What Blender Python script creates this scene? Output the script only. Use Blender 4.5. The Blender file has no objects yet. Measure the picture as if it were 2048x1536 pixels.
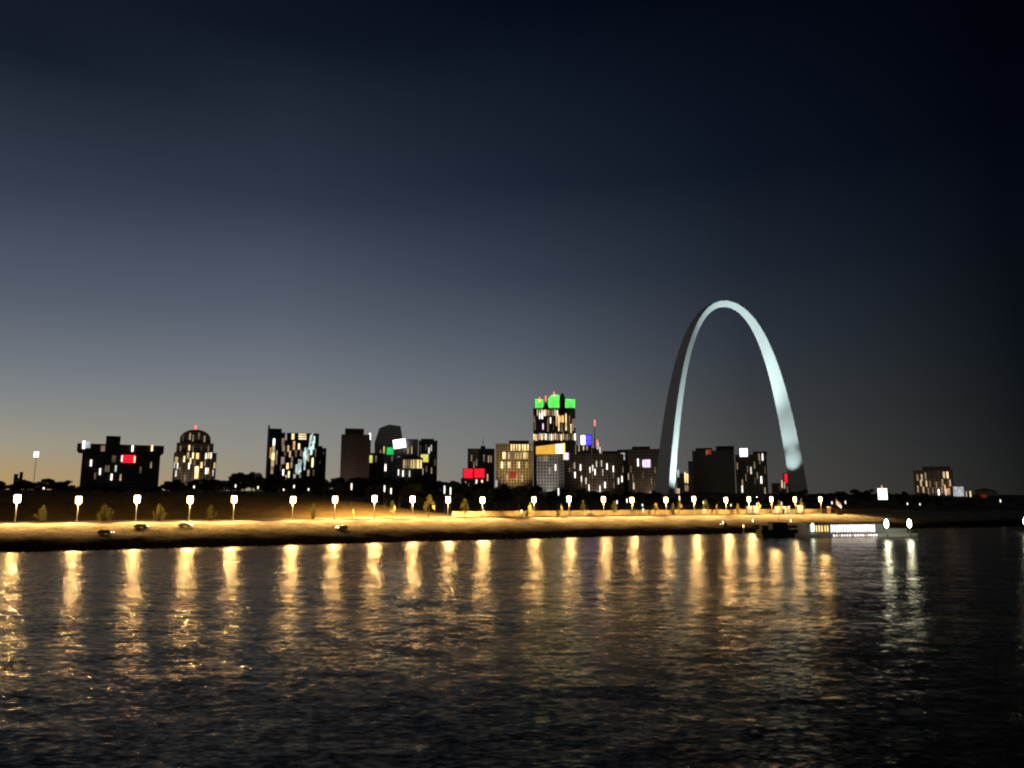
import bpy, math, random
import numpy as np
from mathutils import Vector

scene = bpy.context.scene
COL = scene.collection
# ------------------------------------------------------------------ camera
F = 1479.1            # focal length in pixels of the 2048 px wide photograph
PITCH = math.radians(8.92)
CAMZ = 14.0
cam_d = bpy.data.cameras.new("camera"); cam_d.sensor_width = 36.0; cam_d.lens = 36.0 * F / 2048
cam_d.clip_end = 30000; cam_d.clip_start = 0.5
cam = bpy.data.objects.new("camera", cam_d); COL.objects.link(cam)
cam.location = (0, 0, CAMZ); cam.rotation_euler = (math.radians(90) + PITCH, 0, 0)
scene.camera = cam
# ------------------------------------------------------------------ view, sampling
scene.view_settings.view_transform = 'Standard'
scene.view_settings.look = 'None'
scene.view_settings.exposure = 0.0
scene.view_settings.gamma = 1.0
scene.cycles.use_denoising = True
scene.cycles.max_bounces = 5
scene.cycles.sample_clamp_indirect = 4.0
scene.cycles.blur_glossy = 0.0
scene.cycles.filter_width = 2.1          # slight lens softness

def lin(c):
    c = c / 255.0
    return c / 12.92 if c <= 0.04045 else ((c + 0.055) / 1.055) ** 2.4
def rgb(r, g, b): return (lin(r), lin(g), lin(b), 1.0)

# ------------------------------------------------------------------ world: dusk sky, the afterglow low in the south-west (left)
world = bpy.data.worlds.new("World"); scene.world = world; world.use_nodes = True
wn = world.node_tree.nodes; wl = world.node_tree.links; wn.clear()
w_out = wn.new("ShaderNodeOutputWorld"); w_bg = wn.new("ShaderNodeBackground"); w_bg.inputs[1].default_value = 1.0
w_tc = wn.new("ShaderNodeTexCoord"); w_sep = wn.new("ShaderNodeSeparateXYZ")
wl.new(w_tc.outputs["Generated"], w_sep.inputs[0])
def wmath(op, a, b=None, clamp=False):
    n = wn.new("ShaderNodeMath"); n.operation = op; n.use_clamp = clamp
    for i, v in enumerate((a, b)):
        if v is None: continue
        if isinstance(v, (int, float)): n.inputs[i].default_value = v
        else: wl.new(v, n.inputs[i])
    return n.outputs[0]
w_el = wmath('ARCSINE', w_sep.outputs[2])
w_elf = wmath('DIVIDE', w_el, math.radians(60.0), True)
w_az = wmath('ARCTAN2', w_sep.outputs[0], w_sep.outputs[1])
def sky_ramp(stops):
    r = wn.new("ShaderNodeValToRGB"); e = r.color_ramp.elements
    r.color_ramp.interpolation = 'B_SPLINE' if False else 'EASE' if False else 'LINEAR'
    while len(e) < len(stops): e.new(0.5)
    for k, (deg, c) in enumerate(stops):
        e[k].position = deg / 60.0; e[k].color = rgb(*c)
    wl.new(w_elf, r.inputs[0]); return r.outputs[0]
SKY = [   # (azimuth in degrees, [(elevation in degrees, colour seen)])
    (-35, [(0, (188, 150, 92)), (1.7, (176, 150, 108)), (3.5, (158, 151, 132)), (6, (134, 137, 134)), (9, (111, 118, 126)), (13, (85, 94, 108)), (20, (53, 62, 78)), (28, (22, 29, 42)), (45, (8, 13, 24))]),
    (-18, [(0, (156, 142, 116)), (1.7, (152, 144, 127)), (4, (141, 141, 134)), (6, (131, 134, 133)), (10, (108, 115, 125)), (14, (85, 94, 108)), (22, (47, 56, 72)), (33, (15, 22, 35)), (45, (6, 10, 20))]),
    (0, [(0, (127, 122, 114)), (2, (124, 122, 118)), (5, (114, 117, 117)), (8, (101, 107, 112)), (12, (80, 89, 101)), (17, (55, 64, 79)), (24, (29, 38, 53)), (36, (6, 12, 25)), (45, (4, 8, 18))]),
    (18, [(0, (76, 73, 68)), (2, (72, 71, 69)), (6, (61, 64, 66)), (11, (47, 53, 61)), (17, (30, 38, 50)), (24, (15, 22, 35)), (36, (3, 7, 19)), (40, (3, 6, 16)), (45, (3, 6, 14))]),
    (35, [(0, (29, 29, 28)), (2, (24, 26, 26)), (6, (18, 22, 25)), (11, (12, 17, 23)), (17, (8, 12, 20)), (24, (3, 6, 15)), (30, (2, 4, 12)), (40, (2, 4, 10)), (45, (2, 3, 9))]),
]
prev = None
for k, (az, stops) in enumerate(SKY):
    o = sky_ramp(stops)
    if prev is None: prev = o; continue
    a0 = math.radians(SKY[k - 1][0]); a1 = math.radians(az)
    f = wmath('DIVIDE', wmath('SUBTRACT', w_az, a0), a1 - a0, True)
    m = wn.new("ShaderNodeMix"); m.data_type = 'RGBA'
    wl.new(f, m.inputs[0]); wl.new(prev, m.inputs[6]); wl.new(o, m.inputs[7]); prev = m.outputs[2]
wl.new(prev, w_bg.inputs[0]); wl.new(w_bg.outputs[0], w_out.inputs[0])

# ------------------------------------------------------------------ pixel <-> world helpers
ct, st = math.cos(PITCH), math.sin(PITCH)
def ray(px, py):
    a = (px - 1024) / F; b = (768 - py) / F
    dy = ct - b * st; dz = st + b * ct
    return a / dy, dz / dy                      # per metre of Y
def P(px, py, Y):
    kx, kz = ray(px, py); return Vector((kx * Y, Y, CAMZ + kz * Y))
# bank frame: s runs along the shoreline (to the right), t runs inland
ANG = math.radians(26.5)
DX, DY = math.cos(ANG), math.sin(ANG)
NX, NY = -DY, DX
_kx, _kz = ray(0, 1106); _Y0 = -CAMZ / _kz
OX, OY = _kx * _Y0, _Y0
def st_of(x, y): return (x - OX) * DX + (y - OY) * DY, (x - OX) * NX + (y - OY) * NY
def xy_of(s, t): return OX + s * DX + t * NX, OY + s * DY + t * NY
def onT(px, t):
    kx, _ = ray(px, 1005)
    Y = (t + OX * NX + OY * NY) / (kx * NX + NY)
    return kx * Y, Y
def sm(a, b, x):
    u = np.clip((x - a) / (b - a), 0, 1); return u * u * (3 - 2 * u)
T_TOP, T_LAMP, T_PARK = 50.0, 61.0, 72.0
S_B0 = st_of(*onT(600, 108))[0]; S_B1 = st_of(*onT(930, 92))[0]
def height(x, y):
    x = np.asarray(x, float); y = np.asarray(y, float)
    s, t = st_of(x, y)
    lev = np.where(t < 0, t * 0.25, 6.2 * np.clip(t / T_TOP, 0, 1) ** 0.92)
    w = np.sin(s * 0.083 + 1.1) * 0.25 + np.sin(s * 0.031 + t * 0.1) * 0.3 + np.sin(s * 0.19 + t * 0.21) * 0.12
    lev = lev + .45 * w * sm(-2, 8, t) * (1 - sm(24, 42, t))
    park = 6.55 + 3.2 * sm(T_PARK + 6, 170, t) + 6.5 * sm(150, 330, t) + 6.5 * sm(330, 520, t)
    hb = np.interp(s, [S_B0 - 60, S_B0, S_B0 + (S_B1 - S_B0) * .3, S_B0 + (S_B1 - S_B0) * .62, S_B1], [10.6, 9.6, 7.6, 3.9, 0.0])
    lo = np.interp(s, [S_B0 - 60, S_B1], [86.0, 73.0])
    u = np.clip((t - lo) / 32.0, 0, 1); berm = 6.55 + hb * u * u * (3 - 2 * u)
    land = np.maximum(park, berm)
    h = np.where(t < T_TOP, lev, np.where(t < T_PARK, 6.2 + 0.35 * sm(T_TOP, T_TOP + 1, t), land))
    return h
def hz(x, y): return float(height(x, y))
def ground(px, py, y0=120, y1=900):
    kx, kz = ray(px, py); Y = y0
    while Y < y1:
        if CAMZ + kz * Y <= max(0.0, hz(kx * Y, Y)): break
        Y += 0.5
    return kx * Y, Y

# ------------------------------------------------------------------ object helpers
def tag(o, label=None, cat=None, group=None, kind=None):
    if label: o["label"] = label
    if cat: o["category"] = cat
    if group: o["group"] = group
    if kind: o["kind"] = kind
    return o
def empty(name, loc, label, cat, group=None, rz=0.0):
    o = bpy.data.objects.new(name, None); COL.objects.link(o); o.location = loc; o.rotation_euler = (0, 0, rz)
    o.empty_display_size = 0.5
    return tag(o, label, cat, group)
class MB:
    def __init__(self): self.v = []; self.f = []
    def add(self, vs, fs):
        b = len(self.v); self.v += [tuple(map(float, p)) for p in vs]; self.f += [tuple(b + i for i in q) for q in fs]; return self
    def box(self, x0, x1, y0, y1, z0, z1, taper=0.0, tx=None):
        cx, cy = (x0 + x1) / 2, (y0 + y1) / 2; k = 1 - taper
        q = lambda x, y: (cx + (x - cx) * k, cy + (y - cy) * k)
        a = [(x0, y0, z0), (x1, y0, z0), (x1, y1, z0), (x0, y1, z0)]
        b = [(*q(x0, y0), z1), (*q(x1, y0), z1), (*q(x1, y1), z1), (*q(x0, y1), z1)]
        return self.add(a + b, [(3, 2, 1, 0), (4, 5, 6, 7), (0, 1, 5, 4), (1, 2, 6, 5), (2, 3, 7, 6), (3, 0, 4, 7)])
    def prism(self, poly, y0, y1):     # poly in (x,z), counter-clockwise seen from -y
        n = len(poly)
        vs = [(x, y0, z) for x, z in poly] + [(x, y1, z) for x, z in poly]
        return self.add(vs, [tuple(range(n)), tuple(range(2 * n - 1, n - 1, -1))] + [(i, i + n, (i + 1) % n + n, (i + 1) % n) for i in range(n)])
    def tube(self, p, q, r0, r1=None, n=8):
        p, q = Vector(p), Vector(q); r1 = r0 if r1 is None else r1
        a = (q - p).normalized(); u = a.orthogonal().normalized(); w = a.cross(u)
        vs = []
        for c, r in ((p, r0), (q, r1)):
            vs += [tuple(c + (u * math.cos(2 * math.pi * i / n) + w * math.sin(2 * math.pi * i / n)) * r) for i in range(n)]
        return self.add(vs, [(i, (i + 1) % n, (i + 1) % n + n, i + n) for i in range(n)] + [tuple(range(n - 1, -1, -1)), tuple(range(n, 2 * n))])
    def lathe(self, c, prof, n=16):
        cx, cy, cz = c; vs = []; m = len(prof)
        for r, z in prof:
            vs += [(cx + r * math.cos(2 * math.pi * i / n), cy + r * math.sin(2 * math.pi * i / n), cz + z) for i in range(n)]
        fs = [(k * n + i, k * n + (i + 1) % n, (k + 1) * n + (i + 1) % n, (k + 1) * n + i) for k in range(m - 1) for i in range(n)]
        return self.add(vs, fs + [tuple(range(n - 1, -1, -1)), tuple(range((m - 1) * n, m * n))])
    def mesh(self, name, mat, smooth=False):
        me = bpy.data.meshes.new(name); me.from_pydata(self.v, [], self.f); me.materials.append(mat); me.update()
        if smooth: me.polygons.foreach_set('use_smooth', [True] * len(me.polygons))
        return me
    def build(self, name, mat, parent=None, smooth=False):
        o = bpy.data.objects.new(name, self.mesh(name, mat, smooth)); COL.objects.link(o)
        if parent: o.parent = parent
        return o
def copy_tree(o, parent=None):
    c = o.copy(); COL.objects.link(c)
    if parent is not None: c.parent = parent
    for ch in [q for q in bpy.data.objects if q.parent == o]: copy_tree(ch, c)
    return c

# ------------------------------------------------------------------ materials
MATS = {}
def mat(name, col, rough=0.8, metal=0.0, var=0.25, scale=0.5, spec=0.3, col2=None, detail=4.0):
    if name in MATS: return MATS[name]
    m = bpy.data.materials.new(name); m.use_nodes = True; nt = m.node_tree; b = nt.nodes["Principled BSDF"]
    b.inputs["Roughness"].default_value = rough; b.inputs["Metallic"].default_value = metal
    b.inputs["Specular IOR Level"].default_value = spec
    tc = nt.nodes.new("ShaderNodeNewGeometry"); nz = nt.nodes.new("ShaderNodeTexNoise")
    nz.inputs["Scale"].default_value = scale; nz.inputs["Detail"].default_value = detail; nz.inputs["Roughness"].default_value = 0.65
    rp = nt.nodes.new("ShaderNodeValToRGB")
    c2 = col2 or tuple(min(1, c * (1 + var)) for c in col); c1 = tuple(c * (1 - var) for c in col) if col2 is None else col
    rp.color_ramp.elements[0].position = 0.35; rp.color_ramp.elements[1].position = 0.65
    rp.color_ramp.elements[0].color = (*c1, 1); rp.color_ramp.elements[1].color = (*c2, 1)
    nt.links.new(tc.outputs["Position"], nz.inputs["Vector"]); nt.links.new(nz.outputs["Fac"], rp.inputs[0]); nt.links.new(rp.outputs[0], b.inputs["Base Color"])
    MATS[name] = m; return m
def emis(name, col, strength, var=0.0, scale=1.0):
    if name in MATS: return MATS[name]
    m = bpy.data.materials.new(name); m.use_nodes = True; nt = m.node_tree; nt.nodes.clear()
    o = nt.nodes.new("ShaderNodeOutputMaterial"); e = nt.nodes.new("ShaderNodeEmission")
    e.inputs[0].default_value = (*col, 1); e.inputs[1].default_value = strength
    if var:
        g = nt.nodes.new("ShaderNodeNewGeometry"); nz = nt.nodes.new("ShaderNodeTexNoise"); nz.inputs["Scale"].default_value = scale
        mp = nt.nodes.new("ShaderNodeMapRange"); mp.inputs[3].default_value = strength * (1 - var); mp.inputs[4].default_value = strength * (1 + var)
        mp.inputs[1].default_value = 0.3; mp.inputs[2].default_value = 0.7
        nt.links.new(g.outputs["Position"], nz.inputs["Vector"]); nt.links.new(nz.outputs["Fac"], mp.inputs[0]); nt.links.new(mp.outputs[0], e.inputs[1])
    nt.links.new(e.outputs[0], o.inputs[0]); MATS[name] = m; return m
def facade(name, wall, glass, sx, sz, rough=0.7):
    """wall with a regular grid of dark unlit windows (procedural)"""
    if name in MATS: return MATS[name]
    m = bpy.data.materials.new(name); m.use_nodes = True; nt = m.node_tree; b = nt.nodes["Principled BSDF"]
    g = nt.nodes.new("ShaderNodeNewGeometry"); s = nt.nodes.new("ShaderNodeSeparateXYZ"); nt.links.new(g.outputs["Position"], s.inputs[0])
    def mth(op, a, bb=None):
        n = nt.nodes.new("ShaderNodeMath"); n.operation = op
        for i, v in enumerate((a, bb)):
            if v is None: continue
            if isinstance(v, (int, float)): n.inputs[i].default_value = v
            else: nt.links.new(v, n.inputs[i])
        return n.outputs[0]
    h = mth('ADD', s.outputs[0], mth('MULTIPLY', s.outputs[1], 0.73))
    fx = mth('FRACT', mth('DIVIDE', h, sx)); fz = mth('FRACT', mth('DIVIDE', s.outputs[2], sz))
    k = mth('MULTIPLY', mth('GREATER_THAN', fx, 0.38), mth('GREATER_THAN', fz, 0.42))
    nz = nt.nodes.new("ShaderNodeTexNoise"); nz.inputs["Scale"].default_value = 0.12; nz.inputs["Detail"].default_value = 5
    nt.links.new(g.outputs["Position"], nz.inputs["Vector"])
    mx = nt.nodes.new("ShaderNodeMix"); mx.data_type = 'RGBA'; mx.inputs[6].default_value = (*wall, 1); mx.inputs[7].default_value = (*glass, 1); nt.links.new(k, mx.inputs[0])
    mv = nt.nodes.new("ShaderNodeMix"); mv.data_type = 'RGBA'; mv.blend_type = 'MULTIPLY'; mv.inputs[0].default_value = 0.5
    nt.links.new(mx.outputs[2], mv.inputs[6]); nt.links.new(nz.outputs["Fac"], mv.inputs[7]); nt.links.new(mv.outputs[2], b.inputs["Base Color"])
    rg = mth('SUBTRACT', rough, mth('MULTIPLY', k, rough - 0.2)); nt.links.new(rg, b.inputs["Roughness"])
    b.inputs["Specular IOR Level"].default_value = 0.3
    MATS[name] = m; return m

# cobbled bank: stones, patches, and river mud spread and darkened to paint in the lamps' fall-off
def cobble_mat():
    m = bpy.data.materials.new("cobble"); m.use_nodes = True; nt = m.node_tree; b = nt.nodes["Principled BSDF"]; b.inputs["Roughness"].default_value = 0.85
    b.inputs["Specular IOR Level"].default_value = 0.0
    g = nt.nodes.new("ShaderNodeNewGeometry")
    vo = nt.nodes.new("ShaderNodeTexVoronoi"); vo.inputs["Scale"].default_value = 1.6; nt.links.new(g.outputs["Position"], vo.inputs["Vector"])
    nz = nt.nodes.new("ShaderNodeTexNoise"); nz.inputs["Scale"].default_value = 0.16; nz.inputs["Detail"].default_value = 6; nt.links.new(g.outputs["Position"], nz.inputs["Vector"])
    r1 = nt.nodes.new("ShaderNodeValToRGB"); r1.color_ramp.elements[0].position = .3; r1.color_ramp.elements[1].position = .72
    r1.color_ramp.elements[0].color = (.2, .165, .12, 1); r1.color_ramp.elements[1].color = (.42, .36, .28, 1); nt.links.new(nz.outputs["Fac"], r1.inputs[0])
    hs = nt.nodes.new("ShaderNodeSeparateColor"); nt.links.new(vo.outputs["Color"], hs.inputs[0])
    mr = nt.nodes.new("ShaderNodeMapRange"); mr.inputs[3].default_value = .6; mr.inputs[4].default_value = 1.2; nt.links.new(hs.outputs[0], mr.inputs[0])
    mu = nt.nodes.new("ShaderNodeMix"); mu.data_type = 'RGBA'; mu.blend_type = 'MULTIPLY'; mu.inputs[0].default_value = 1
    nt.links.new(r1.outputs[0], mu.inputs[6]); nt.links.new(mr.outputs[0], mu.inputs[7])
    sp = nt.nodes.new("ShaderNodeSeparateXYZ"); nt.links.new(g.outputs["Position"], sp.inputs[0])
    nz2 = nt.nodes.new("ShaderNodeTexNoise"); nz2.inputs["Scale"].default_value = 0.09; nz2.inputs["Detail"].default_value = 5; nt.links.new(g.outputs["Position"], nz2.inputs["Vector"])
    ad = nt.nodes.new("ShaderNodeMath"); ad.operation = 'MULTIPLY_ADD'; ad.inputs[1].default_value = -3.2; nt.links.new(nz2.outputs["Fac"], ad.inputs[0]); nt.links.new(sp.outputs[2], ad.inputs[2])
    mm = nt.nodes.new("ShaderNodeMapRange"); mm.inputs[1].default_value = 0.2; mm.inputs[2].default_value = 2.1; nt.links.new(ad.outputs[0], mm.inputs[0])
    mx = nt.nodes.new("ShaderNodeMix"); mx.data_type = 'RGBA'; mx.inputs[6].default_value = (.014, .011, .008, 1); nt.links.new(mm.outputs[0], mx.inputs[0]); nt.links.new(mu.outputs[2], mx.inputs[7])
    nt.links.new(mx.outputs[2], b.inputs["Base Color"])
    bp = nt.nodes.new("ShaderNodeBump"); bp.inputs["Strength"].default_value = .5; bp.inputs["Distance"].default_value = .15
    nt.links.new(vo.outputs["Distance"], bp.inputs["Height"]); nt.links.new(bp.outputs[0], b.inputs["Normal"])
    return m
def water_mat():
    m = bpy.data.materials.new("river_water"); m.use_nodes = True; nt = m.node_tree; nt.nodes.clear()
    wo = nt.nodes.new("ShaderNodeOutputMaterial"); mixs = nt.nodes.new("ShaderNodeMixShader"); fre = nt.nodes.new("ShaderNodeFresnel"); fre.inputs[0].default_value = 1.33
    dif = nt.nodes.new("ShaderNodeBsdfDiffuse"); dif.inputs[0].default_value = (.035, .028, .018, 1)
    b = nt.nodes.new("ShaderNodeBsdfGlossy"); b.inputs["Color"].default_value = (.68, .60, .50, 1); b.inputs["Roughness"].default_value = .19
    nt.links.new(fre.outputs[0], mixs.inputs[0]); nt.links.new(dif.outputs[0], mixs.inputs[1]); nt.links.new(b.outputs[0], mixs.inputs[2]); nt.links.new(mixs.outputs[0], wo.inputs[0])
    g = nt.nodes.new("ShaderNodeNewGeometry")
    tot = None
    for sc, rot, amp, det in (((.05, .13, 1), .35, .07, 2.0), ((.3, .8, 1), -.12, .15, 2.0), ((1.3, 3.0, 1), .2, .25, 2.0), ((5.0, 10, 1), -.3, .14, 2.0)):
        mp = nt.nodes.new("ShaderNodeMapping"); mp.vector_type = 'POINT'; mp.inputs["Scale"].default_value = sc; mp.inputs["Rotation"].default_value = (0, 0, rot)
        nt.links.new(g.outputs["Position"], mp.inputs[0])
        nz = nt.nodes.new("ShaderNodeTexNoise"); nz.inputs["Scale"].default_value = 1.0; nz.inputs["Detail"].default_value = det; nt.links.new(mp.outputs[0], nz.inputs["Vector"])
        sub = nt.nodes.new("ShaderNodeVectorMath"); sub.operation = 'SUBTRACT'; sub.inputs[1].default_value = (.5, .5, .5); nt.links.new(nz.outputs["Color"], sub.inputs[0])
        mul = nt.nodes.new("ShaderNodeVectorMath"); mul.operation = 'MULTIPLY'; mul.inputs[1].default_value = (amp * 2.4, amp * 1.25, 0); nt.links.new(sub.outputs[0], mul.inputs[0])
        if tot is None: tot = mul.outputs[0]
        else:
            a = nt.nodes.new("ShaderNodeVectorMath"); a.operation = 'ADD'; nt.links.new(tot, a.inputs[0]); nt.links.new(mul.outputs[0], a.inputs[1]); tot = a.outputs[0]
    a = nt.nodes.new("ShaderNodeVectorMath"); a.operation = 'ADD'; a.inputs[1].default_value = (0, 0, 1); nt.links.new(tot, a.inputs[0])
    nm = nt.nodes.new("ShaderNodeVectorMath"); nm.operation = 'NORMALIZE'; nt.links.new(a.outputs[0], nm.inputs[0])
    nt.links.new(nm.outputs[0], b.inputs["Normal"]); nt.links.new(nm.outputs[0], fre.inputs["Normal"])
    return m

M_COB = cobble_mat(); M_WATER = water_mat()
M_ROAD = mat("asphalt", (.055, .053, .05), .85, var=.3, scale=.4)
M_PAVE = mat("pale_concrete", (.2, .18, .15), .85, var=.2, scale=.3)
M_GRASS = mat("dry_grass", (.06, .04, .011), .95, scale=.22, col2=(.12, .076, .022), detail=8)
M_SOIL = mat("city_soil", (.03, .03, .028), .95)
M_STEEL = mat("stainless_steel", (.43, .43, .43), .5, .25, var=.03, scale=.12)
M_POLE = mat("painted_pole", (.32, .29, .24), .5, .2, var=.15, scale=3)
M_DARK = mat("dark_metal", (.03, .03, .03), .5, .3)
M_BARK = mat("bark", (.07, .05, .035), .9, scale=4)
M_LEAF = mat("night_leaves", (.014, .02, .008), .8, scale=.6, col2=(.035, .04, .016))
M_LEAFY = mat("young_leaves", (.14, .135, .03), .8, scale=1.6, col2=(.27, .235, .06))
E_LAMP = emis("lamp_glow", (1.0, .66, .27), 33)

# ------------------------------------------------------------------ the setting
def grid(name, S, T, zf, m, smooth=True):
    SS, TT = np.meshgrid(S, T); X, Y = xy_of(SS, TT); Z = zf(X, Y, SS, TT)
    nx = len(S); b = MB()
    b.v = list(map(tuple, np.stack([X.ravel(), Y.ravel(), Z.ravel()], 1).tolist()))
    b.f = [(j * nx + i, j * nx + i + 1, (j + 1) * nx + i + 1, (j + 1) * nx + i) for j in range(len(T) - 1) for i in range(nx - 1)]
    return tag(b.build(name, m, None, smooth), kind="structure")
S_FINE = np.concatenate([np.arange(-900, -200, 40), np.arange(-200, 620, 2.5), np.arange(620, 2400, 60)])
_rng = np.random.default_rng(3)
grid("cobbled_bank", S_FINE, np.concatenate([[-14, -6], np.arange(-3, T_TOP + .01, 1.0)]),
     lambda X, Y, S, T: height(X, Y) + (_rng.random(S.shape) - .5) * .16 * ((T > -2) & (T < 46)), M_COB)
grid("pavement", S_FINE, np.array([T_TOP - .02, T_TOP + .6, T_TOP + 3.5]), lambda X, Y, S, T: 6.2 + .17 * (T > T_TOP), M_PAVE, False)
grid("road", S_FINE, np.array([T_TOP + 3.0, T_TOP + 8.6]), lambda X, Y, S, T: 6.28 + 0 * S, M_ROAD, False)
grid("promenade", S_FINE, np.array([T_TOP + 8.5, T_TOP + 8.52, T_PARK + 3]), lambda X, Y, S, T: 6.2 + .22 * (T > T_TOP + 8.51), M_PAVE, False)
grid("grass_hill", np.concatenate([np.arange(-900, -200, 40), np.arange(-200, 620, 5), np.arange(620, 2400, 60)]), np.concatenate([np.arange(T_PARK, 130, 2), np.arange(130, 640, 10)]),
     lambda X, Y, S, T: height(X, Y) + .02 + .18 * np.sin(X * .21) * np.sin(Y * .17 + 1) * sm(T_PARK + 3, T_PARK + 12, T), M_GRASS)
grid("city_ground", np.array([-9000, -900, 0, 1200, 2400, 9000.]), np.array([629, 700, 2000, 9000.]), lambda X, Y, S, T: 22.72 + 0 * S, M_SOIL, False)
b = MB(); b.add([(-6000, -3000, 0), (6000, -3000, 0), (6000, 5000, 0), (-6000, 5000, 0)], [(0, 1, 2, 3)])
tag(b.build("river_water", M_WATER), kind="structure")

rk = MB(); rg = random.Random(21)
for _ in range(1500):
    s_, t_ = rg.uniform(-170, 430), rg.choice((rg.gauss(.2, .8), rg.gauss(.2, .8), rg.uniform(0, 12))); x, y = xy_of(s_, t_); r = rg.uniform(.12, .45) * (1.6 if rg.random() < .08 else 1); z = hz(x, y)
    vs = []
    for (ux, uy, uz) in ((1, 0, 0), (-1, 0, 0), (0, 1, 0), (0, -1, 0), (0, 0, 1), (0, 0, -1)): q = r * rg.uniform(.6, 1.3); vs.append((x + ux * q * 1.4, y + uy * q, z + uz * q * .8))
    rk.add(vs, [(0, 2, 4), (2, 1, 4), (1, 3, 4), (3, 0, 4), (2, 0, 5), (1, 2, 5), (3, 1, 5), (0, 3, 5)])
tag(rk.build("shore_rocks", mat("wet_rock", (.02, .017, .013), .7, scale=2, col2=(.06, .05, .04))), "dark wet rocks strewn along the river's edge at the foot of the bank", "rocks", None, "stuff")
# ------------------------------------------------------------------ the arch
A_ANG = math.radians(31); ad = Vector((math.cos(A_ANG), math.sin(A_ANG), 0)); an = Vector((-math.sin(A_ANG), math.cos(A_ANG), 0))
A_BASE = 21.5; AM = Vector((219.5, 733.0, A_BASE))
def arch():
    ft = .3048; N = 320; L = 299.2239; b = MB(); Cc = 3.0022; rows = []
    for i in range(N + 1):
        u = -1 + 2 * i / N; u = math.sin(u * math.pi / 2) * .35 + u * .65; x = L * u
        zc = 693.8597 - 68.7672 * math.cosh(.0100333 * x)
        dz = -68.7672 * .0100333 * math.sinh(.0100333 * x)
        q = 125.1406 + (1262.6651 - 125.1406) * (625.0925 - zc) / 625.0925
        side = math.sqrt(4 * q / math.sqrt(3)) * ft * (1.12 + .16 * zc / 625)
        tv = Vector((1, 0, dz)).normalized(); out = Vector((-tv.z, 0, tv.x))       # outward (extrados) normal in the arch's plane
        hgt = side * math.sqrt(3) / 2
        cc = Vector((x * ft, 0, zc * ft))
        pts = [cc + out * hgt / 3 + Vector((0, side / 2, 0)), cc + out * hgt / 3 - Vector((0, side / 2, 0)), cc - out * hgt * 2 / 3]
        rows.append([AM + ad * p.x + an * p.y + Vector((0, 0, p.z - (0 if abs(u) < 1 else 3))) for p in pts])
    vs = [tuple(p) for r in rows for p in r]; fs = []
    for i in range(N):
        for k in range(3):
            a, c = i * 3 + k, i * 3 + (k + 1) % 3; fs.append((a, a + 3, c + 3, c))
    b.add(vs, fs)
    root = empty("arch", AM, "huge silver steel arch, floodlit pale on its inner face, rising over the skyline", "arch")
    o = b.build("arch_shell", M_STEEL, None); o.parent = root; o.matrix_parent_inverse = root.matrix_world.inverted(); o.location = -AM
    return root
arch()
def floodlight(loc, aim, power, size, blend, label, col=(.76, 1.0, .98)):
    loc = Vector(loc); loc.z = hz(loc.x, loc.y); aim = Vector(aim)
    root = empty("floodlight", loc, label, "floodlight", "floodlights at the foot of the arch")
    d = (aim - loc).normalized(); b = MB(); b.lathe((0, 0, 0), [(.7, 0), (.7, .25), (.3, .3), (.3, .8)], 12); b.build("stand", M_DARK, root)
    h = MB(); c = Vector((0, 0, 1.3)); h.tube(c - d * .6, c + d * .25, .35, .55, 12); h.build("housing", M_DARK, root)
    e = MB(); e.tube(c + d * .26, c + d * .3, .48, .48, 12); e.build("lens", emis("flood_lens", (.8, .97, 1), 30), root)
    L = bpy.data.lights.new("flood_beam", 'SPOT'); L.energy = power; L.spot_size = math.radians(size); L.spot_blend = blend; L.color = col; L.shadow_soft_size = .4
    lo = bpy.data.objects.new("flood_beam", L); COL.objects.link(lo); lo.parent = root; lo.location = c + d * .5
    lo.rotation_mode = 'QUATERNION'; lo.rotation_quaternion = d.to_track_quat('-Z', 'Y')
    return root
def arch_pt(xft, f=0): 
    z = (693.8597 - 68.7672 * math.cosh(.0100333 * xft)) * .3048
    return AM + ad * xft * .3048 + Vector((0, 0, z))
floodlight(AM + ad * 40 - an * 62, arch_pt(255), .75e6, 32, .9, "floodlight aimed at the middle of the right arch leg")
floodlight(AM + ad * 52 - an * 40, arch_pt(280), 2.9e5, 21, .9, "floodlight aimed low at the right arch leg")
floodlight(AM + ad * 15 - an * 62, arch_pt(100), 4.4e6, 58, .9, "floodlight aimed up under the crown of the arch")
floodlight(AM - ad * 5 - an * 30, arch_pt(-262), 1.4e6, 75, .6, "floodlight aimed at the inner face of the left arch leg")

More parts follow.
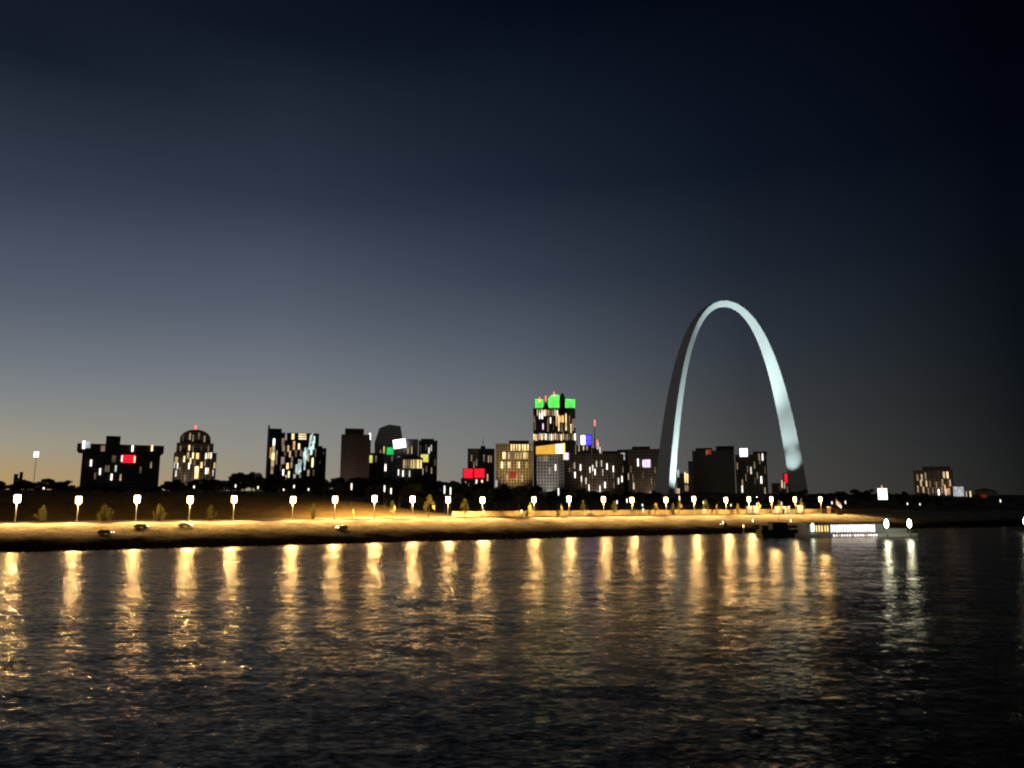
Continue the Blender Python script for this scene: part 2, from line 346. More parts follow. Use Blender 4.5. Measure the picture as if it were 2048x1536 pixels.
# ------------------------------------------------------------------ street lamps along the promenade
def make_lamp():
    root = empty("street_lamp", (0, 0, 0), "twin headed street lamp glowing warm white on the riverfront promenade", "street lamp", "street lamps along the promenade")
    p = MB(); p.lathe((0, 0, 0), [(.36, 0), (.36, .5), (.24, .6), (.16, 1.2), (.15, 5.2), (.22, 6.3), (.2, 6.5)], 10); p.build("pole", M_POLE, root)
    a = MB(); a.tube((-.45, 0, 6.46), (.45, 0, 6.46), .08); a.tube((-.45, 0, 6.46), (0, 0, 5.8), .05); a.tube((.45, 0, 6.46), (0, 0, 5.8), .05); a.build("bracket", M_POLE, root)
    for sx in (-1, 1):
        h = MB(); h.lathe((.48 * sx, 0, 6.55), [(.30, 0), (.46, .3), (.475, 2.3), (.38, 2.5)], 10); hd = h.build("lantern", E_LAMP, root, True)
        c = MB(); c.lathe((.48 * sx, 0, 9.055), [(.47, 0), (.3, .18), (.06, .3), (.04, .5)], 10); c.build("cap", M_POLE, hd)
    for nm, en, rx, dy in (("bank_beam", 1.5e5, -60, -1.2), ("hill_beam", 30000, 58, 1.0)):
        L = bpy.data.lights.new(nm, 'SPOT'); L.energy = en; L.color = (1, .59, .19); L.spot_size = math.radians(43 if dy < 0 else 70); L.spot_blend = 1.0; L.shadow_soft_size = .5
        lo = bpy.data.objects.new(nm, L); COL.objects.link(lo); lo.parent = root; lo.location = (0, dy, 8.0 if dy < 0 else 7.0); lo.rotation_euler = (math.radians(rx), 0, 0); lo.scale = (2.6 if dy < 0 else 1.8, 1, 1)
    L = bpy.data.lights.new("lantern_glow", 'POINT'); L.energy = 2400; L.color = (1, .64, .25); L.shadow_soft_size = .2
    lo = bpy.data.objects.new("lantern_glow", L); COL.objects.link(lo); lo.parent = root; lo.location = (0, -1.2, 6.4)
    return root
LAMPX = [32, 155, 272, 378, 466, 584, 668, 747, 823, 894, 963, 1066, 1136, 1205, 1262, 1330, 1386, 1450, 1496, 1541, 1588, 1639]
ORD = ["first", "second", "third", "fourth", "fifth", "sixth", "seventh", "eighth", "ninth", "tenth", "eleventh", "twelfth", "thirteenth", "fourteenth", "fifteenth", "sixteenth",
       "seventeenth", "eighteenth", "nineteenth", "twentieth", "twenty-first", "twenty-second"]
lamp0 = make_lamp(); rng0 = random.Random(2)
for i, px in enumerate(LAMPX):
    o = lamp0 if i == 0 else copy_tree(lamp0)
    x, y = onT(px + 2, T_LAMP); o.location = (x, y, 6.42); o.rotation_euler = (0, 0, ANG + rng0.uniform(-.12, .12)); o.scale = (1, 1, rng0.uniform(.97, 1.035))
    for ch in o.children:
        if ch.name.startswith("bank_beam"): ch.rotation_euler = (-math.radians(float(np.interp(px, [0, 400, 700, 1640], [58, 59.5, 61, 63]))), 0, 0)
        if ch.name.startswith("lantern.") or ch.name == "lantern":
            dim = .55 if px in (155, 893, 1066, 1386, 1541) or px > 1470 else .68 if px > 1000 else .75 if px in (32, 466, 1136, 1205, 1588) else 1.25 if px in (823, 963, 584) else 1.0
            me = ch.data.copy(); me.materials[0] = emis("lamp_glow_%d" % (dim * 100), (1.0, .66, .27), 27 * dim); ch.data = me
        if ch.name.startswith("lantern_glow") and px < 560: ch.data = ch.data.copy(); ch.data.energy = 5000
        if ch.name.startswith("lantern_glow") and px > 1380: ch.data = ch.data.copy(); ch.data.energy = 9000
        if ch.name.startswith("hill_beam"):
            ch.data = ch.data.copy(); ch.data.energy = float(np.interp(px, [0, 540, 640, 740, 850, 960, 1060], [9e3, 1.2e4, 1.4e5, 5.5e5, 5e5, 1.2e5, 4e4]))
    o["label"] = ("twin headed street lamp on the promenade, " + (ORD[i] + " from the left in the row" if i < 11 else ORD[21 - i] + " from the right end of the row" if i < 21 else "last at the right end of the row"))
lamp0["label"] = "twin headed street lamp on the promenade, leftmost of the row"

# ------------------------------------------------------------------ trees
def leaf_cloud(b, rng, blobs, n, size):
    for _ in range(n):
        c, r = rng.choice(blobs)
        d = Vector((rng.gauss(0, 1), rng.gauss(0, 1), rng.gauss(0, 1))).normalized() * (rng.random() ** .4)
        p = Vector(c) + Vector((d.x * r[0], d.y * r[0], d.z * r[1]))
        u = Vector((rng.gauss(0, 1), rng.gauss(0, 1), rng.gauss(0, 1))).normalized(); w = u.orthogonal().normalized(); s = size * rng.uniform(.6, 1.4)
        b.add([p - u * s, p - w * s * .55, p + u * s, p + w * s * .55], [(0, 1, 2, 3)])
def make_tree(seed, h, n=2600):
    rng = random.Random(seed); blobs = []
    t = MB(); t.tube((0, 0, -.6), (0, 0, h * .45), h * .03, h * .018)
    for k in range(9):
        a = rng.uniform(0, 6.28); r = h * rng.uniform(.08, .28); z = h * rng.uniform(.36, .9); k2 = 1 - .6 * max(0, z / h - .55) / .45
        c = (math.cos(a) * r * k2, math.sin(a) * r * k2, z)
        t.tube((0, 0, h * rng.uniform(.22, .42)), c, h * .012, h * .004, 5)
        blobs.append((c, (h * rng.uniform(.11, .19), h * rng.uniform(.09, .14))))
    c = MB(); leaf_cloud(c, rng, blobs, n, h * .026)
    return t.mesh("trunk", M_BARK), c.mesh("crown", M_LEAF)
TREE = [make_tree(11 + k, 10.0) for k in range(5)]
def put_tree(x, y, h, k, label, group, rz, wide=1.0, name="park_tree", meshes=None, z=None):
    root = empty(name, (x, y, (hz(x, y) if z is None else z) - .05), label, "tree", group, rz)
    tm, cm = (meshes or TREE)[k]
    for nm, me in (("trunk", tm), ("crown", cm)):
        o = bpy.data.objects.new(nm, me); COL.objects.link(o); o.parent = root
    root.scale = (h / 10 * wide, h / 10 * wide, h / 10); return root
rng = random.Random(5)
SKYLINE = [(-80, 966), (40, 968), (60, 962), (105, 960), (130, 968), (155, 970), (330, 972), (345, 962), (430, 960), (470, 958), (485, 950), (515, 952), (530, 962), (640, 963), (680, 962),
           (745, 964), (870, 968), (900, 970), (925, 969), (950, 972), (1000, 976), (1070, 978), (1085, 988), (1120, 984), (1200, 984), (1330, 990), (1400, 992), (1520, 994), (1600, 988),
           (1640, 985), (1760, 984), (1830, 990), (1930, 998), (2000, 1000), (2150, 1000)]
tree_pos = []
px = -70.0; k = 0
while px < 2130:
    for row in range(3):
        top = np.interp(px, [a for a, _ in SKYLINE], [c for _, c in SKYLINE]) + rng.uniform(-2, 9) + (5 if row == 0 else 0)
        qx = px + rng.uniform(-9, 9); Y = onT(qx, rng.uniform(118, 145) if row == 0 else rng.uniform(155, 185) if row == 1 else rng.uniform(200, 250))[1]
        kx, kz = ray(qx, top); x = kx * Y
        h = (CAMZ + kz * Y - hz(x, Y)) * 1.25
        if 2.4 < h: tree_pos.append((x, Y, min(h, 22), k % 5, rng.uniform(0, 6.28), px, row)); k += 1
    px += rng.uniform(19, 29)
ZONES = [(58, "at the far left edge of the skyline"), (150, "by the light mast at the far left"), (335, "below the wide block with the overhanging top"), (440, "below the domed tower"),
         (528, "between domed tower and glass block"), (655, "below the glass block"), (742, "below the brown ribbed tower"), (878, "below the chamfered tower and the round hall"), (985, "around the two red signs"),
         (1068, "below the golden tan block"), (1152, "below the tall green crowned tower"), (1250, "below the broad dark block with thin windows"), (1318, "just left of the arch's left leg"), (1385, "right beside the arch's left leg"), (1472, "below the black slab tower inside the arch"),
         (1540, "below the tower with the white roof sign"), (1622, "at the foot of the arch's right leg"), (1735, "between the arch and the white billboard"), (1822, "around the white billboard"), (1912, "below the lone apartment block"), (2300, "at the far right end of the dark shore")]
for (x, y, h, kk, rz, px, row) in tree_pos:
    zone = next(z for lim, z in ZONES if px <= lim); rw = ("front", "second", "back")[row]
    put_tree(x, y, h, kk, "dark park tree, %s row, %s" % (rw, zone), "dark park trees %s, %s row" % (zone, rw), rz, float(np.interp(h, [4, 8, 13], [2.3, 1.7, 1.2])))

# young lit trees beside the promenade
def make_sapling(seed, kind):
    rng = random.Random(seed); t = MB(); c = MB(); blobs = []
    if kind == 0:       # broad shrub with upright sprays, leafy to the ground
        for k in range(16):
            a = rng.uniform(0, 6.28); r = rng.uniform(0, 2.3); h = 9.4 * (1 - .62 * (r / 2.5) ** 1.5) * rng.uniform(.82, 1)
            q = (math.cos(a) * r, math.sin(a) * r, h); t.tube((math.cos(a) * r * .3, math.sin(a) * r * .3, -.3), q, .12, .03, 5)
            for f in (.2, .38, .56, .74, .92): blobs.append(((q[0] * (.4 + .6 * f), q[1] * (.4 + .6 * f), h * f), (.75 * (1.15 - f * .75), 1.0)))
        leaf_cloud(c, rng, blobs, 1500, .21)
    else:               # slim young tree on a bare stem
        t.tube((0, 0, -.3), (0, 0, 8.6), .16, .03)
        for k in range(22):
            z = rng.uniform(2.6, 9.2); R = 2.1 * (1 - abs((z - 3.9) / 5.9) ** 1.4) if z > 3.9 else 1.5; a = rng.uniform(0, 6.28)
            q = (math.cos(a) * R * .75, math.sin(a) * R * .75, z); t.tube((0, 0, max(2.2, z - 1.4)), q, .06, .02, 5); blobs.append((q, (.62, .95)))
        blobs.append(((0, 0, 9.2), (.35, .8))); leaf_cloud(c, rng, blobs, 1300, .2)
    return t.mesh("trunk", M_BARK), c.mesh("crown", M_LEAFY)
SAP = [make_sapling(31, 0), make_sapling(32, 0), make_sapling(33, 1), make_sapling(34, 1)]
YOUNG = [  # px, t, height m, width factor, kind, label
    (88, 66, 6.6, 1.05, 0, "bushy young tree right of the leftmost street lamp"),
    (210, 66, 6.9, 1.45, 1, "wide bushy young tree between the second and third street lamps from the left"),
    (320, 66, 7.0, 1.15, 0, "round bushy young tree between the third and fourth street lamps from the left"),
    (423, 66, 6.6, 1.0, 1, "pointed bushy young tree between the fourth and fifth street lamps from the left"),
    (628, 67, 7.0, .9, 1, "dull green young tree on the lit slope left of the seventh lamp"),
    (707, 68, 4.6, .75, 0, "small dark shrub on the brightly lit slope"),
    (785, 67, 7.6, .85, 2, "slim young tree with bare stem on the lit slope"),
    (858, 67, 10.4, 1.0, 3, "tallest young tree, golden lit, with bare stem by the promenade"),
    (929, 67, 8.6, 1.0, 2, "golden lit young tree left of the eleventh street lamp"),
    (1060, 68, 7.0, .9, 0, "dim young tree tucked behind the twelfth street lamp"),
    (1122, 69, 6.4, .8, 1, "dim young tree left of the thirteenth street lamp"),
    (1166, 67, 7.8, .75, 3, "pointed yellow-green young tree left of the car with red lights"),
    (1228, 67, 7.4, .95, 2, "pointed yellow-green young tree left of the iron railing"),
    (1311, 68, 6.4, .9, 3, "low yellow-green tree before the left leg of the arch"),
    (1346, 68, 7.2, .8, 0, "left one of two yellow-green trees at the left arch leg's foot"),
    (1358, 69, 7.8, .8, 2, "right one of two yellow-green trees at the left arch leg's foot"),
    (1411, 67, 8.2, .8, 3, "yellow-green tree left of the lamp in the middle of the arch"),
    (1433, 69, 6.0, .7, 1, "short yellow-green tree under the dark tower inside the arch"),
    (1475, 69, 6.6, .8, 0, "bushy tree behind the vans inside the arch"),
    (1517, 68, 6.8, .8, 2, "yellow-green tree right of the square van"),
    (1559, 68, 7.8, .8, 3, "yellow-green tree right of the last but three street lamp"),
    (1603, 66, 9.6, .72, 1, "pale pointed tree before the right leg of the arch"),
]
for i, (px, t, h, w, kd, lab) in enumerate(YOUNG):
    x, y = onT(px, t); put_tree(x, y, h, kd, lab, "young trees along the promenade", i * 1.3, w * (1.65 if px < 500 else 1.25), "young_tree", SAP, 6.42)

# ------------------------------------------------------------------ low wall, railing, lights on posts
def plan_line(px0, px1, t): return Vector((*onT(px0, t), 0)), Vector((*onT(px1, t), 0))
def wall(px0, px1, t, h, label, name="promenade_wall"):
    a, c = plan_line(px0, px1, t); L = (c - a).length; ang = math.atan2(c.y - a.y, c.x - a.x)
    root = empty(name, (a.x, a.y, 6.4), label, "wall", None, ang); b = MB(); b.box(0, L, -.2, .2, -.2, h); b.build("wall_body", M_WALL, root)
    cp = MB(); cp.box(-.1, L + .1, -.3, .3, h + .002, h + .2); cp.build("coping", M_WALL, root)
    pl = MB(); n = int(L / 3.2)
    for k in range(n + 1): pl.box(k * L / n - .22, k * L / n + .22, -.34, -.202, -.2, h - .003)
    o = pl.build("pilaster", M_WALL, root); o["kind"] = "stuff"
M_WALL = mat("lit_stone_wall", (.09, .07, .035), .9, scale=.5, col2=(.26, .19, .09), detail=8)
wall(905, 1660, T_PARK + 1.2, 2.3, "long low stone wall with pilasters behind the promenade lamps")
wall(1664, 1780, T_PARK + 1.2, 2.2, "short stretch of low wall running into the dark at the right")
def railing(px0, px1, t, label):
    a, c = plan_line(px0, px1, t); L = (c - a).length; ang = math.atan2(c.y - a.y, c.x - a.x)
    root = empty("iron_railing", (a.x, a.y, 6.42), label, "railing", None, ang)
    r = MB(); r.box(0, L, -.05, .05, .25, .33); r.box(0, L, -.05, .05, 2.6, 2.7); r.build("rail", M_DARK, root)
    for k in range(int(L / .7) + 1):
        q = MB(); q.box(k * .7 - .06, k * .7 + .06, -.045, .045, 0, 2.9); q.build("picket", M_DARK, root)
railing(1240, 1264, 68, "dark iron railing in front of the low wall")

# park lamps shining out of the dark trees
def make_park_lamp():
    root = empty("park_lamp", (0, 0, 0), "", "park lamp"); p = MB(); p.lathe((0, 0, 0), [(.16, 0), (.12, .4), (.06, .6), (.05, 4.2)], 8); p.build("pole", M_DARK, root)
    h = MB(); h.lathe((0, 0, 4.2), [(.10, 0), (.22, .25), (.24, 1.4), (.18, 1.7)], 10); h.build("globe", emis("park_glow", (1, .88, .66), 2.2), root, True)
    c = MB(); c.lathe((0, 0, 5.9), [(.34, 0), (.1, .22)], 10); c.build("cap", M_DARK, root); return root
PARK = [(87, 980, "above the left bank left of the second street lamp"), (388, 976, "just above the fourth street lamp from the left"), (471, 974, "just above the fifth street lamp from the left"),
        (516, 977, "between the fifth and sixth street lamps"), (567, 986, "left of the sixth street lamp, low"), (588, 975, "right above the sixth street lamp"), (617, 981, "bright, right of the sixth street lamp"),
        (703, 975, "faint, below the brown ribbed tower"), (769, 979, "left one of a pair below the chamfered tower"), (782, 984, "right one of a pair below the chamfered tower"), (889, 981, "close left of the tenth street lamp"),
        (901, 984, "close right of the tenth street lamp"), (1117, 985, "below the grey bank facade"), (1234, 1006, "left of the fifteenth street lamp, in the dark"), (1254, 1003, "touching the fifteenth street lamp"),
        (1285, 1012, "small, right of the iron railing"), (1359, 998, "beside the foot of the left arch leg"), (1407, 1007, "inside the arch, beneath the dark slab tower"), (1462, 1012, "faint, inside the arch, right of a street lamp"), (1514, 1010, "inside the arch, under the tower with the white sign"),
        (1563, 1008, "left of the foot of the right arch leg"), (1664, 1007, "right of the last street lamp"), (1691, 1006, "right of the flag, alone in the dark"), (1815, 1009, "faint on the dark shore, left"), (1840, 1010, "faint on the dark shore, right"), (2001, 1003, "at the far right of the dark shore")]
pl0 = make_park_lamp()
for i, (px, py, lab) in enumerate(PARK):
    o = pl0 if i == 0 else copy_tree(pl0)
    Y = onT(px, 112 if px < 640 else 96)[1]; kx, kz = ray(px, py); x = kx * Y; sc = 1.0
    z = CAMZ + kz * Y; g = hz(x, Y); H = max(2.5, z - g + .5)
    o.location = (x, Y, g - .02); o.scale = (1.2, 1.2, H / 5.1); tag(o, "small white park lamp " + lab, "park lamp", "park lamps among the dark trees")

# ------------------------------------------------------------------ buildings
UNIT = {}
_wr = random.Random(77)
def unit(colname, vary):
    k = _wr.choice((.35, .6, .85, 1.0, 1.3)) if vary else 1.0
    if (colname, k) not in UNIT:
        m = WM[colname]
        if k != 1.0:
            m = m.copy()
            for n in m.node_tree.nodes:
                if n.type == 'EMISSION': n.inputs[1].default_value *= k
                if n.type == 'MAP_RANGE': n.inputs[3].default_value *= k; n.inputs[4].default_value *= k
        b = MB(); b.box(-.5, .5, -.5, .5, -.5, .5); UNIT[(colname, k)] = b.mesh("window", m)
    return UNIT[(colname, k)]
WM = {
    "white": emis("win_white", (1, .93, .82), 2.4, .35, .08), "warm": emis("win_warm", (1, .70, .36), 1.5, .45, .08), "gold": emis("win_gold", (1, .74, .30), 1.6, .4, .1),
    "dim": emis("win_dim", (1, .72, .45), .22, .5, .1), "mid": emis("win_mid", (1, .70, .40), .55, .5, .1), "cyan": emis("reflection_cyan", (.72, 1, .90), .85, .5, .06), "pink": emis("win_pink", (1, .72, .66), .9, .3, .1),
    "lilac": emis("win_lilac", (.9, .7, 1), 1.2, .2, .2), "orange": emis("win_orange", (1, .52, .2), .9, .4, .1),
    "red": emis("sign_red", (1, .012, .03), 1.15, .25, .15), "dimred": emis("sign_dimred", (1, .1, .05), .3, .3, .15), "green": emis("sign_green", (.02, .62, .13), 1.0, .2, .15), "yellow": emis("sign_yellow", (.85, .78, .16), .95, .2, .2),
    "bright": emis("sign_white", (1, 1, 1), 3.5), "blue": emis("sign_blue", (.03, .024, 1), 4.0, .4, .3), "amber": emis("sign_amber", (1, .50, .06), .95, .12, .1), "lemon": emis("sign_lemon", (1, .85, .12), 1.3),
    "beacon": emis("beacon_red", (1, .12, .10), 2.6), "crown": emis("crown_green", (.13, 1, .12), 1.5, .3, .12), "grey": emis("sign_and_reflection_grey", (.75, .8, .85), .55, .5, .3),
}
GZ = 22.0
CUR = {}
def BP(px, py, Y):
    """pixel -> point on the current building's front plane pushed back by Y - its own distance, in the building's local axes (x along the front, y into depth, z up)"""
    k, n, Y0 = CUR["k"], CUR["n"], CUR["Y"]
    a, bz = ray(px, py); D = Y0 * n + (Y - Y0)          # distance of the plane along the facing axis
    q = D * n / (k * a + 1.0); wx, wy = a * q, q
    return Vector(((wx - k * Y0) / n - (wy - Y0) * k / n, Y - Y0, CAMZ + bz * q - GZ))
def wpx(par, px, py, w, h, Y, c="white", name="window", proud=.5):
    p = BP(px, py, Y); m = Y * CUR["n"] ** 2 / F
    o = bpy.data.objects.new(name, unit(c, name == "window")); COL.objects.link(o); o.parent = par
    o.location = p - Vector((0, proud, 0)); o.scale = (w * m / CUR["n"] * (.78 if name == "window" else 1), .9, h * m / CUR["n"]); return o
def bpx(b, x0, x1, yt, yb, Y, thick=35, base=None, taper=0):
    p = BP(x0, (yt + yb) / 2 if yb else 950, Y); q = BP(x1, (yt + yb) / 2 if yb else 950, Y); zt = BP((x0 + x1) / 2, yt, Y).z; zb = BP((x0 + x1) / 2, yb, Y).z if base is None else base - GZ
    return b.box(p.x, q.x, p.y, p.y + thick, zb, zt, taper)
def building(label, x0, x1, Y, name="office_tower", cat="building"):
    k = ray((x0 + x1) / 2, 950)[0]; CUR.update(k=k, n=math.sqrt(1 + k * k), Y=Y)
    return empty(name, (k * Y, Y, GZ), label, cat, None, -math.atan(k))
def part(par, b, name, m, smooth=False):
    return b.build(name, m, par, smooth)
def ribs(par, x0, x1, yt, yb, Y, n, m, name="rib", w=1.2):
    b = MB()
    for k in range(n + 1):
        px = x0 + (x1 - x0) * k / n; p = BP(px, (yt + yb) / 2, Y); b.box(p.x - w / 2, p.x + w / 2, p.y - .6, p.y - .003, BP(px, yb, Y).z, BP(px, yt, Y).z - .01)
    o = part(par, b, name, m); o["kind"] = "stuff"; return o
FB = facade("dark_facade", (.15, .14, .135), (.02, .022, .025), 3.4, 3.7)
FBR = facade("brown_facade", (.2, .165, .135), (.028, .026, .024), 3.0, 3.6)
FG = facade("grey_facade", (.30, .28, .26), (.06, .06, .06), 3.2, 3.6)
FBL = facade("glass_facade", (.05, .06, .07), (.025, .03, .035), 2.6, 3.8, .3)
FT = facade("tan_facade", (.34, .27, .17), (.05, .045, .035), 3.6, 3.5)
M_ROOF = mat("roof_dark", (.05, .048, .045), .9)
H = 11; W = 3.0
# 1 wide hotel with overhanging top
Y = 860; B = building("wide dark block with overhanging top storey and red sign at the far left", 160, 318, Y, "hotel_block")
b = MB(); bpx(b, 161, 318, 904, 0, Y, 40, GZ); part(B, b, "wall", FB)
b = MB(); bpx(b, 154, 328, 889, 904, Y - 5, 50); part(B, b, "top_storey", FB)
b = MB(); bpx(b, 212, 241, 872, 888.9, Y + 6, 20); part(B, b, "penthouse", M_ROOF)
wpx(B, 258, 918, 21, 14, Y, "red", "sign"); wpx(B, 175, 889.5, 9, 11, Y - 5, "grey", "sign"); wpx(B, 168, 889.5, 4, 13, Y - 5, "bright", "lamp")
for a in ((182, 926, "white"), (200, 943, "white"), (212, 937, "dim"), (217, 937, "dim"), (244, 917, "white"), (231.5, 937, "white"), (223, 954, "white"), (241, 955, "mid"), (302, 930, "dim"), (269, 919, "warm"), (190, 952, "dim"), (281, 940, "dim")):
    wpx(B, a[0], a[1], W, H, Y, a[2])
wpx(B, 265, 897, W, H, Y - 5, "white"); wpx(B, 304, 896, 3.5, 11, Y - 5, "warm"); wpx(B, 228, 918, 8, 12, Y, "dim"); wpx(B, 206, 897, 8, 10, Y - 5, "dim")
# 2 domed tower
Y = 930; B = building("stepped tower with rounded dome top and many warm lit windows", 345, 432, Y, "domed_tower")
b = MB(); bpx(b, 346, 431, 905, 0, Y, 45, GZ); part(B, b, "wall", FBR)
b = MB(); bpx(b, 353, 427, 886, 904.9, Y + 3, 38); part(B, b, "upper_wall", FBR)
b = MB(); poly = []
for k in range(0, 25):
    a = math.pi * k / 24; p = BP(390.5 + 31 * math.cos(a), 879 - 20 * math.sin(a), Y + 5); poly.append((p.x, p.z))
pl, pr = BP(359.5, 885.9, Y + 5), BP(421.5, 885.9, Y + 5); poly = [(pl.x, pl.z), (pr.x, pr.z)] + poly
b.prism(poly, 5, 38); part(B, b, "dome", FBR)
ribs(B, 347, 430, 906, 965, Y, 12, M_ROOF)
for a in ((366, 876, "dim"), (380, 873, "mid"), (386, 876, "mid"), (398, 872, "dim"), (409, 878, "dim")): wpx(B, a[0], a[1], 3, 12, Y + 5, a[2])
for a in ((378.5, 896, "warm"), (386, 897, "dim"), (417, 897, "dim"), (361, 897, "dim"), (403, 896, "dim")): wpx(B, a[0], a[1], 3, 10, Y + 3, a[2])
for a in ((376, 911, "gold", 4), (386, 911, "warm", 3), (395, 912, "gold", 6), (368.5, 918, "warm", 3), (381, 922, "warm", 3), (412, 912, "white", 3), (417, 911, "gold", 4), (422, 911, "white", 3), (353, 920, "gold", 6),
          (349, 930, "white", 2.5), (355, 932, "white", 2.5), (378, 932, "white", 2.5), (403, 930, "warm", 4), (412, 942, "white", 2.5), (416, 942, "warm", 2.5), (429, 931, "warm", 4), (426, 946, "white", 2.5), (352, 947, "white", 2.5), (370, 955, "dim", 4), (363, 922, "dim", 3), (389, 924, "mid", 4), (410, 926, "dim", 3), (360, 940, "dim", 3), (402, 950, "dim", 3)):
    wpx(B, a[0], a[1], a[3], H, Y, a[2])
wpx(B, 393, 945, 8, 22, Y, "gold"); wpx(B, 391, 856, 2.5, 9, Y + 15, "beacon", "beacon")
# 3 glass block with colourful windows
Y = 960; B = building("glass block with patchwork of coloured windows and a slanting pale band", 531, 635, Y, "glass_block")
b = MB(); bpx(b, 559, 635, 866, 0, Y, 45, GZ); part(B, b, "wall", FBL)
b = MB(); bpx(b, 531, 558.9, 857, 0, Y - 2, 45, GZ); part(B, b, "stair_tower", FBL)
b = MB(); bpx(b, 533.5, 537, 850, 965, Y - 3.5, 1.4); part(B, b, "fin", mat("pale_fin", (.3, .34, .36), .4, .3))
for a in ((572, 873, "pink", 4, 14), (586, 873, "gold", 6, 11), (566, 885, "dim", 6, 16), (567, 897, "dim", 6, 10), (576.6, 897, "warm", 4, 12), (588, 891, "orange", 5, 16), (598, 893, "warm", 4, 11), (565.6, 921, "pink", 8, 13), (575, 932, "gold", 5, 11),
          (583, 930, "dim", 4, 11), (566.5, 945, "white", 2.5, 11), (577.5, 949, "gold", 3.5, 12), (589, 953, "pink", 5, 9), (616.7, 946, "mid", 5, 12), (625, 925, "gold", 4, 18), (616.7, 915, "mid", 4, 14), (580, 908, "mid", 4, 12), (592, 907, "dim", 5, 12), (602, 906, "dim", 4, 12), (570, 908, "dim", 5, 8), (627, 945, "dim", 4, 12), (591, 938, "dim", 5, 14), (572, 955, "warm", 3, 8), (600, 953, "mid", 5, 8), (631, 905, "dim", 3, 16), (584, 918, "dim", 3, 9), (562, 935, "dim", 4, 12)):
    wpx(B, a[0], a[1], a[3], a[4], Y, a[2])
for k in range(3): wpx(B, 605, 868.5 + k * 4.5, 18, 2.4, Y, "warm")
for a in ((548, 884, "bright", 4, 12), (547, 898, "gold", 6, 14), (546, 913, "gold", 7, 14), (545, 927, "warm", 7, 12), (544, 941, "mid", 6, 12), (541, 906, "orange", 3, 20), (553, 915, "dim", 3, 26)):
    wpx(B, a[0], a[1], a[3], a[4], Y - 2, a[2])
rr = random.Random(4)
for k in range(26):  # the arch's reflection on the glass, painted as glowing panes
    f = k / 25; px = 628 - 31 * f + rr.uniform(-6, 6); py = 877 + 66 * f + rr.uniform(-5, 5); wpx(B, px, py, 2.6, rr.uniform(9, 18), Y + rr.uniform(-.25, .25), "cyan" if k % 5 else "grey", "arch_reflection_pane")
Y = 1000; B = building("plain dark lower block right of the glass block", 632, 651, Y, "office_block")
b = MB(); bpx(b, 634, 651, 896, 0, Y, 40, GZ); part(B, b, "wall", FBL); b = MB(); bpx(b, 637, 645, 892, 895.9, Y + 8, 14); part(B, b, "plant_room", M_ROOF)
wpx(B, 647, 906, 2, 5, Y, "dim"); wpx(B, 640, 925, 2, 6, Y, "dim")
# 4 brown ribbed tower
Y = 940; B = building("unlit brown tower with vertical ribs and a narrower crown", 680, 738, Y)
b = MB(); bpx(b, 681, 738, 869, 0, Y, 42, GZ); part(B, b, "wall", FBR); ribs(B, 682, 737, 869, 965, Y, 14, mat("brown_rib", (.25, .18, .13), .8), w=1.0)
b = MB(); bpx(b, 690, 728, 857, 868.9, Y + 3, 34); part(B, b, "crown", FBR)
# 5 pale low block with yellow sign
Y = 990; B = building("low pale block with a small yellow sign, between two towers", 737, 766, Y, "pale_block")
b = MB(); bpx(b, 737, 766, 906, 0, Y, 30, GZ); part(B, b, "wall", FG); b = MB(); bpx(b, 738.5, 741.5, 880, 905.9, Y + 4, 2); part(B, b, "mast", M_ROOF)
wpx(B, 741, 918, 7, 14, Y, "yellow", "sign"); wpx(B, 740, 873, 2.6, 13, Y + 4, "bright", "lamp"); wpx(B, 752, 918, 3, 12, Y, "dim")
# 6 chamfered tower
Y = 1050; B = building("grey tower with chamfered top corners and green sign", 749, 806, Y)
b = MB(); pts = [(749, 1000), (806, 1000), (806, 884), (801, 852), (778, 849), (759, 856), (749, 885)]
poly = [(BP(x, y, Y).x, max(0, BP(x, y, Y).z)) for x, y in pts]; b.prism(poly, 0, 40); part(B, b, "wall", FG)
ribs(B, 752, 803, 888, 965, Y, 10, M_ROOF, w=.8)
wpx(B, 780.5, 902, 13, 14, Y, "green", "sign"); wpx(B, 768, 900, 3, 14, Y, "yellow"); wpx(B, 761, 907, 4, 14, Y, "dim"); wpx(B, 771, 935, 3.2, 13, Y, "white"); wpx(B, 757, 915, 3, 10, Y, "dim"); wpx(B, 784, 918, 2, 10, Y, "mid")
# arena like low drum with row of windows
Y = 900; B = building("dark round fronted hall with a row of tall lit windows", 788, 844, Y, "event_hall")
p = BP(817, 1000, Y + 17); r = 27.5 * Y / F; b = MB(); zt = BP(817, 915, Y).z
b.lathe((p.x, 17, 0), [(r, 0), (r, zt - 1), (r * 1.03, zt - 1), (r * 1.03, zt), (r * .6, zt + 3)], 28); part(B, b, "wall", FB)
for k in range(9):
    a = math.radians(-112 + k * 10); cx = p.x + math.cos(a) * (r + .1); cy = 17 + math.sin(a) * (r + .1); q = BP(817, 928, Y + cy)
    o = wpx(B, 817, 928, 3.4, 17, Y, "gold" if k > 2 else "mid"); o.location = Vector((cx, cy, q.z)); o.rotation_euler = (0, 0, a + math.pi / 2)
for a in ((806, 947), (819, 947), (797, 945)): wpx(B, a[0], a[1], 2.5, 12, Y - 1.0, "white")
# white screen slab tower
Y = 1000; B = building("slim pale slab with large tilted white screen on its corner", 790, 836, Y, "slab_tower")
b = MB(); bpx(b, 806, 835, 878, 0, Y, 30, GZ); part(B, b, "wall", FG)
o = wpx(B, 799, 887.5, 24, 17, Y - 4, "bright", "screen"); o.rotation_euler = (0, -math.radians(9), 0)
b = MB(); bpx(b, 797, 806.5, 892, 0, Y + 1, 12, GZ); part(B, b, "lift_core", M_ROOF)
wpx(B, 816, 901, 4, 13, Y, "mid"); wpx(B, 823.5, 900, 2.6, 14, Y, "mid")
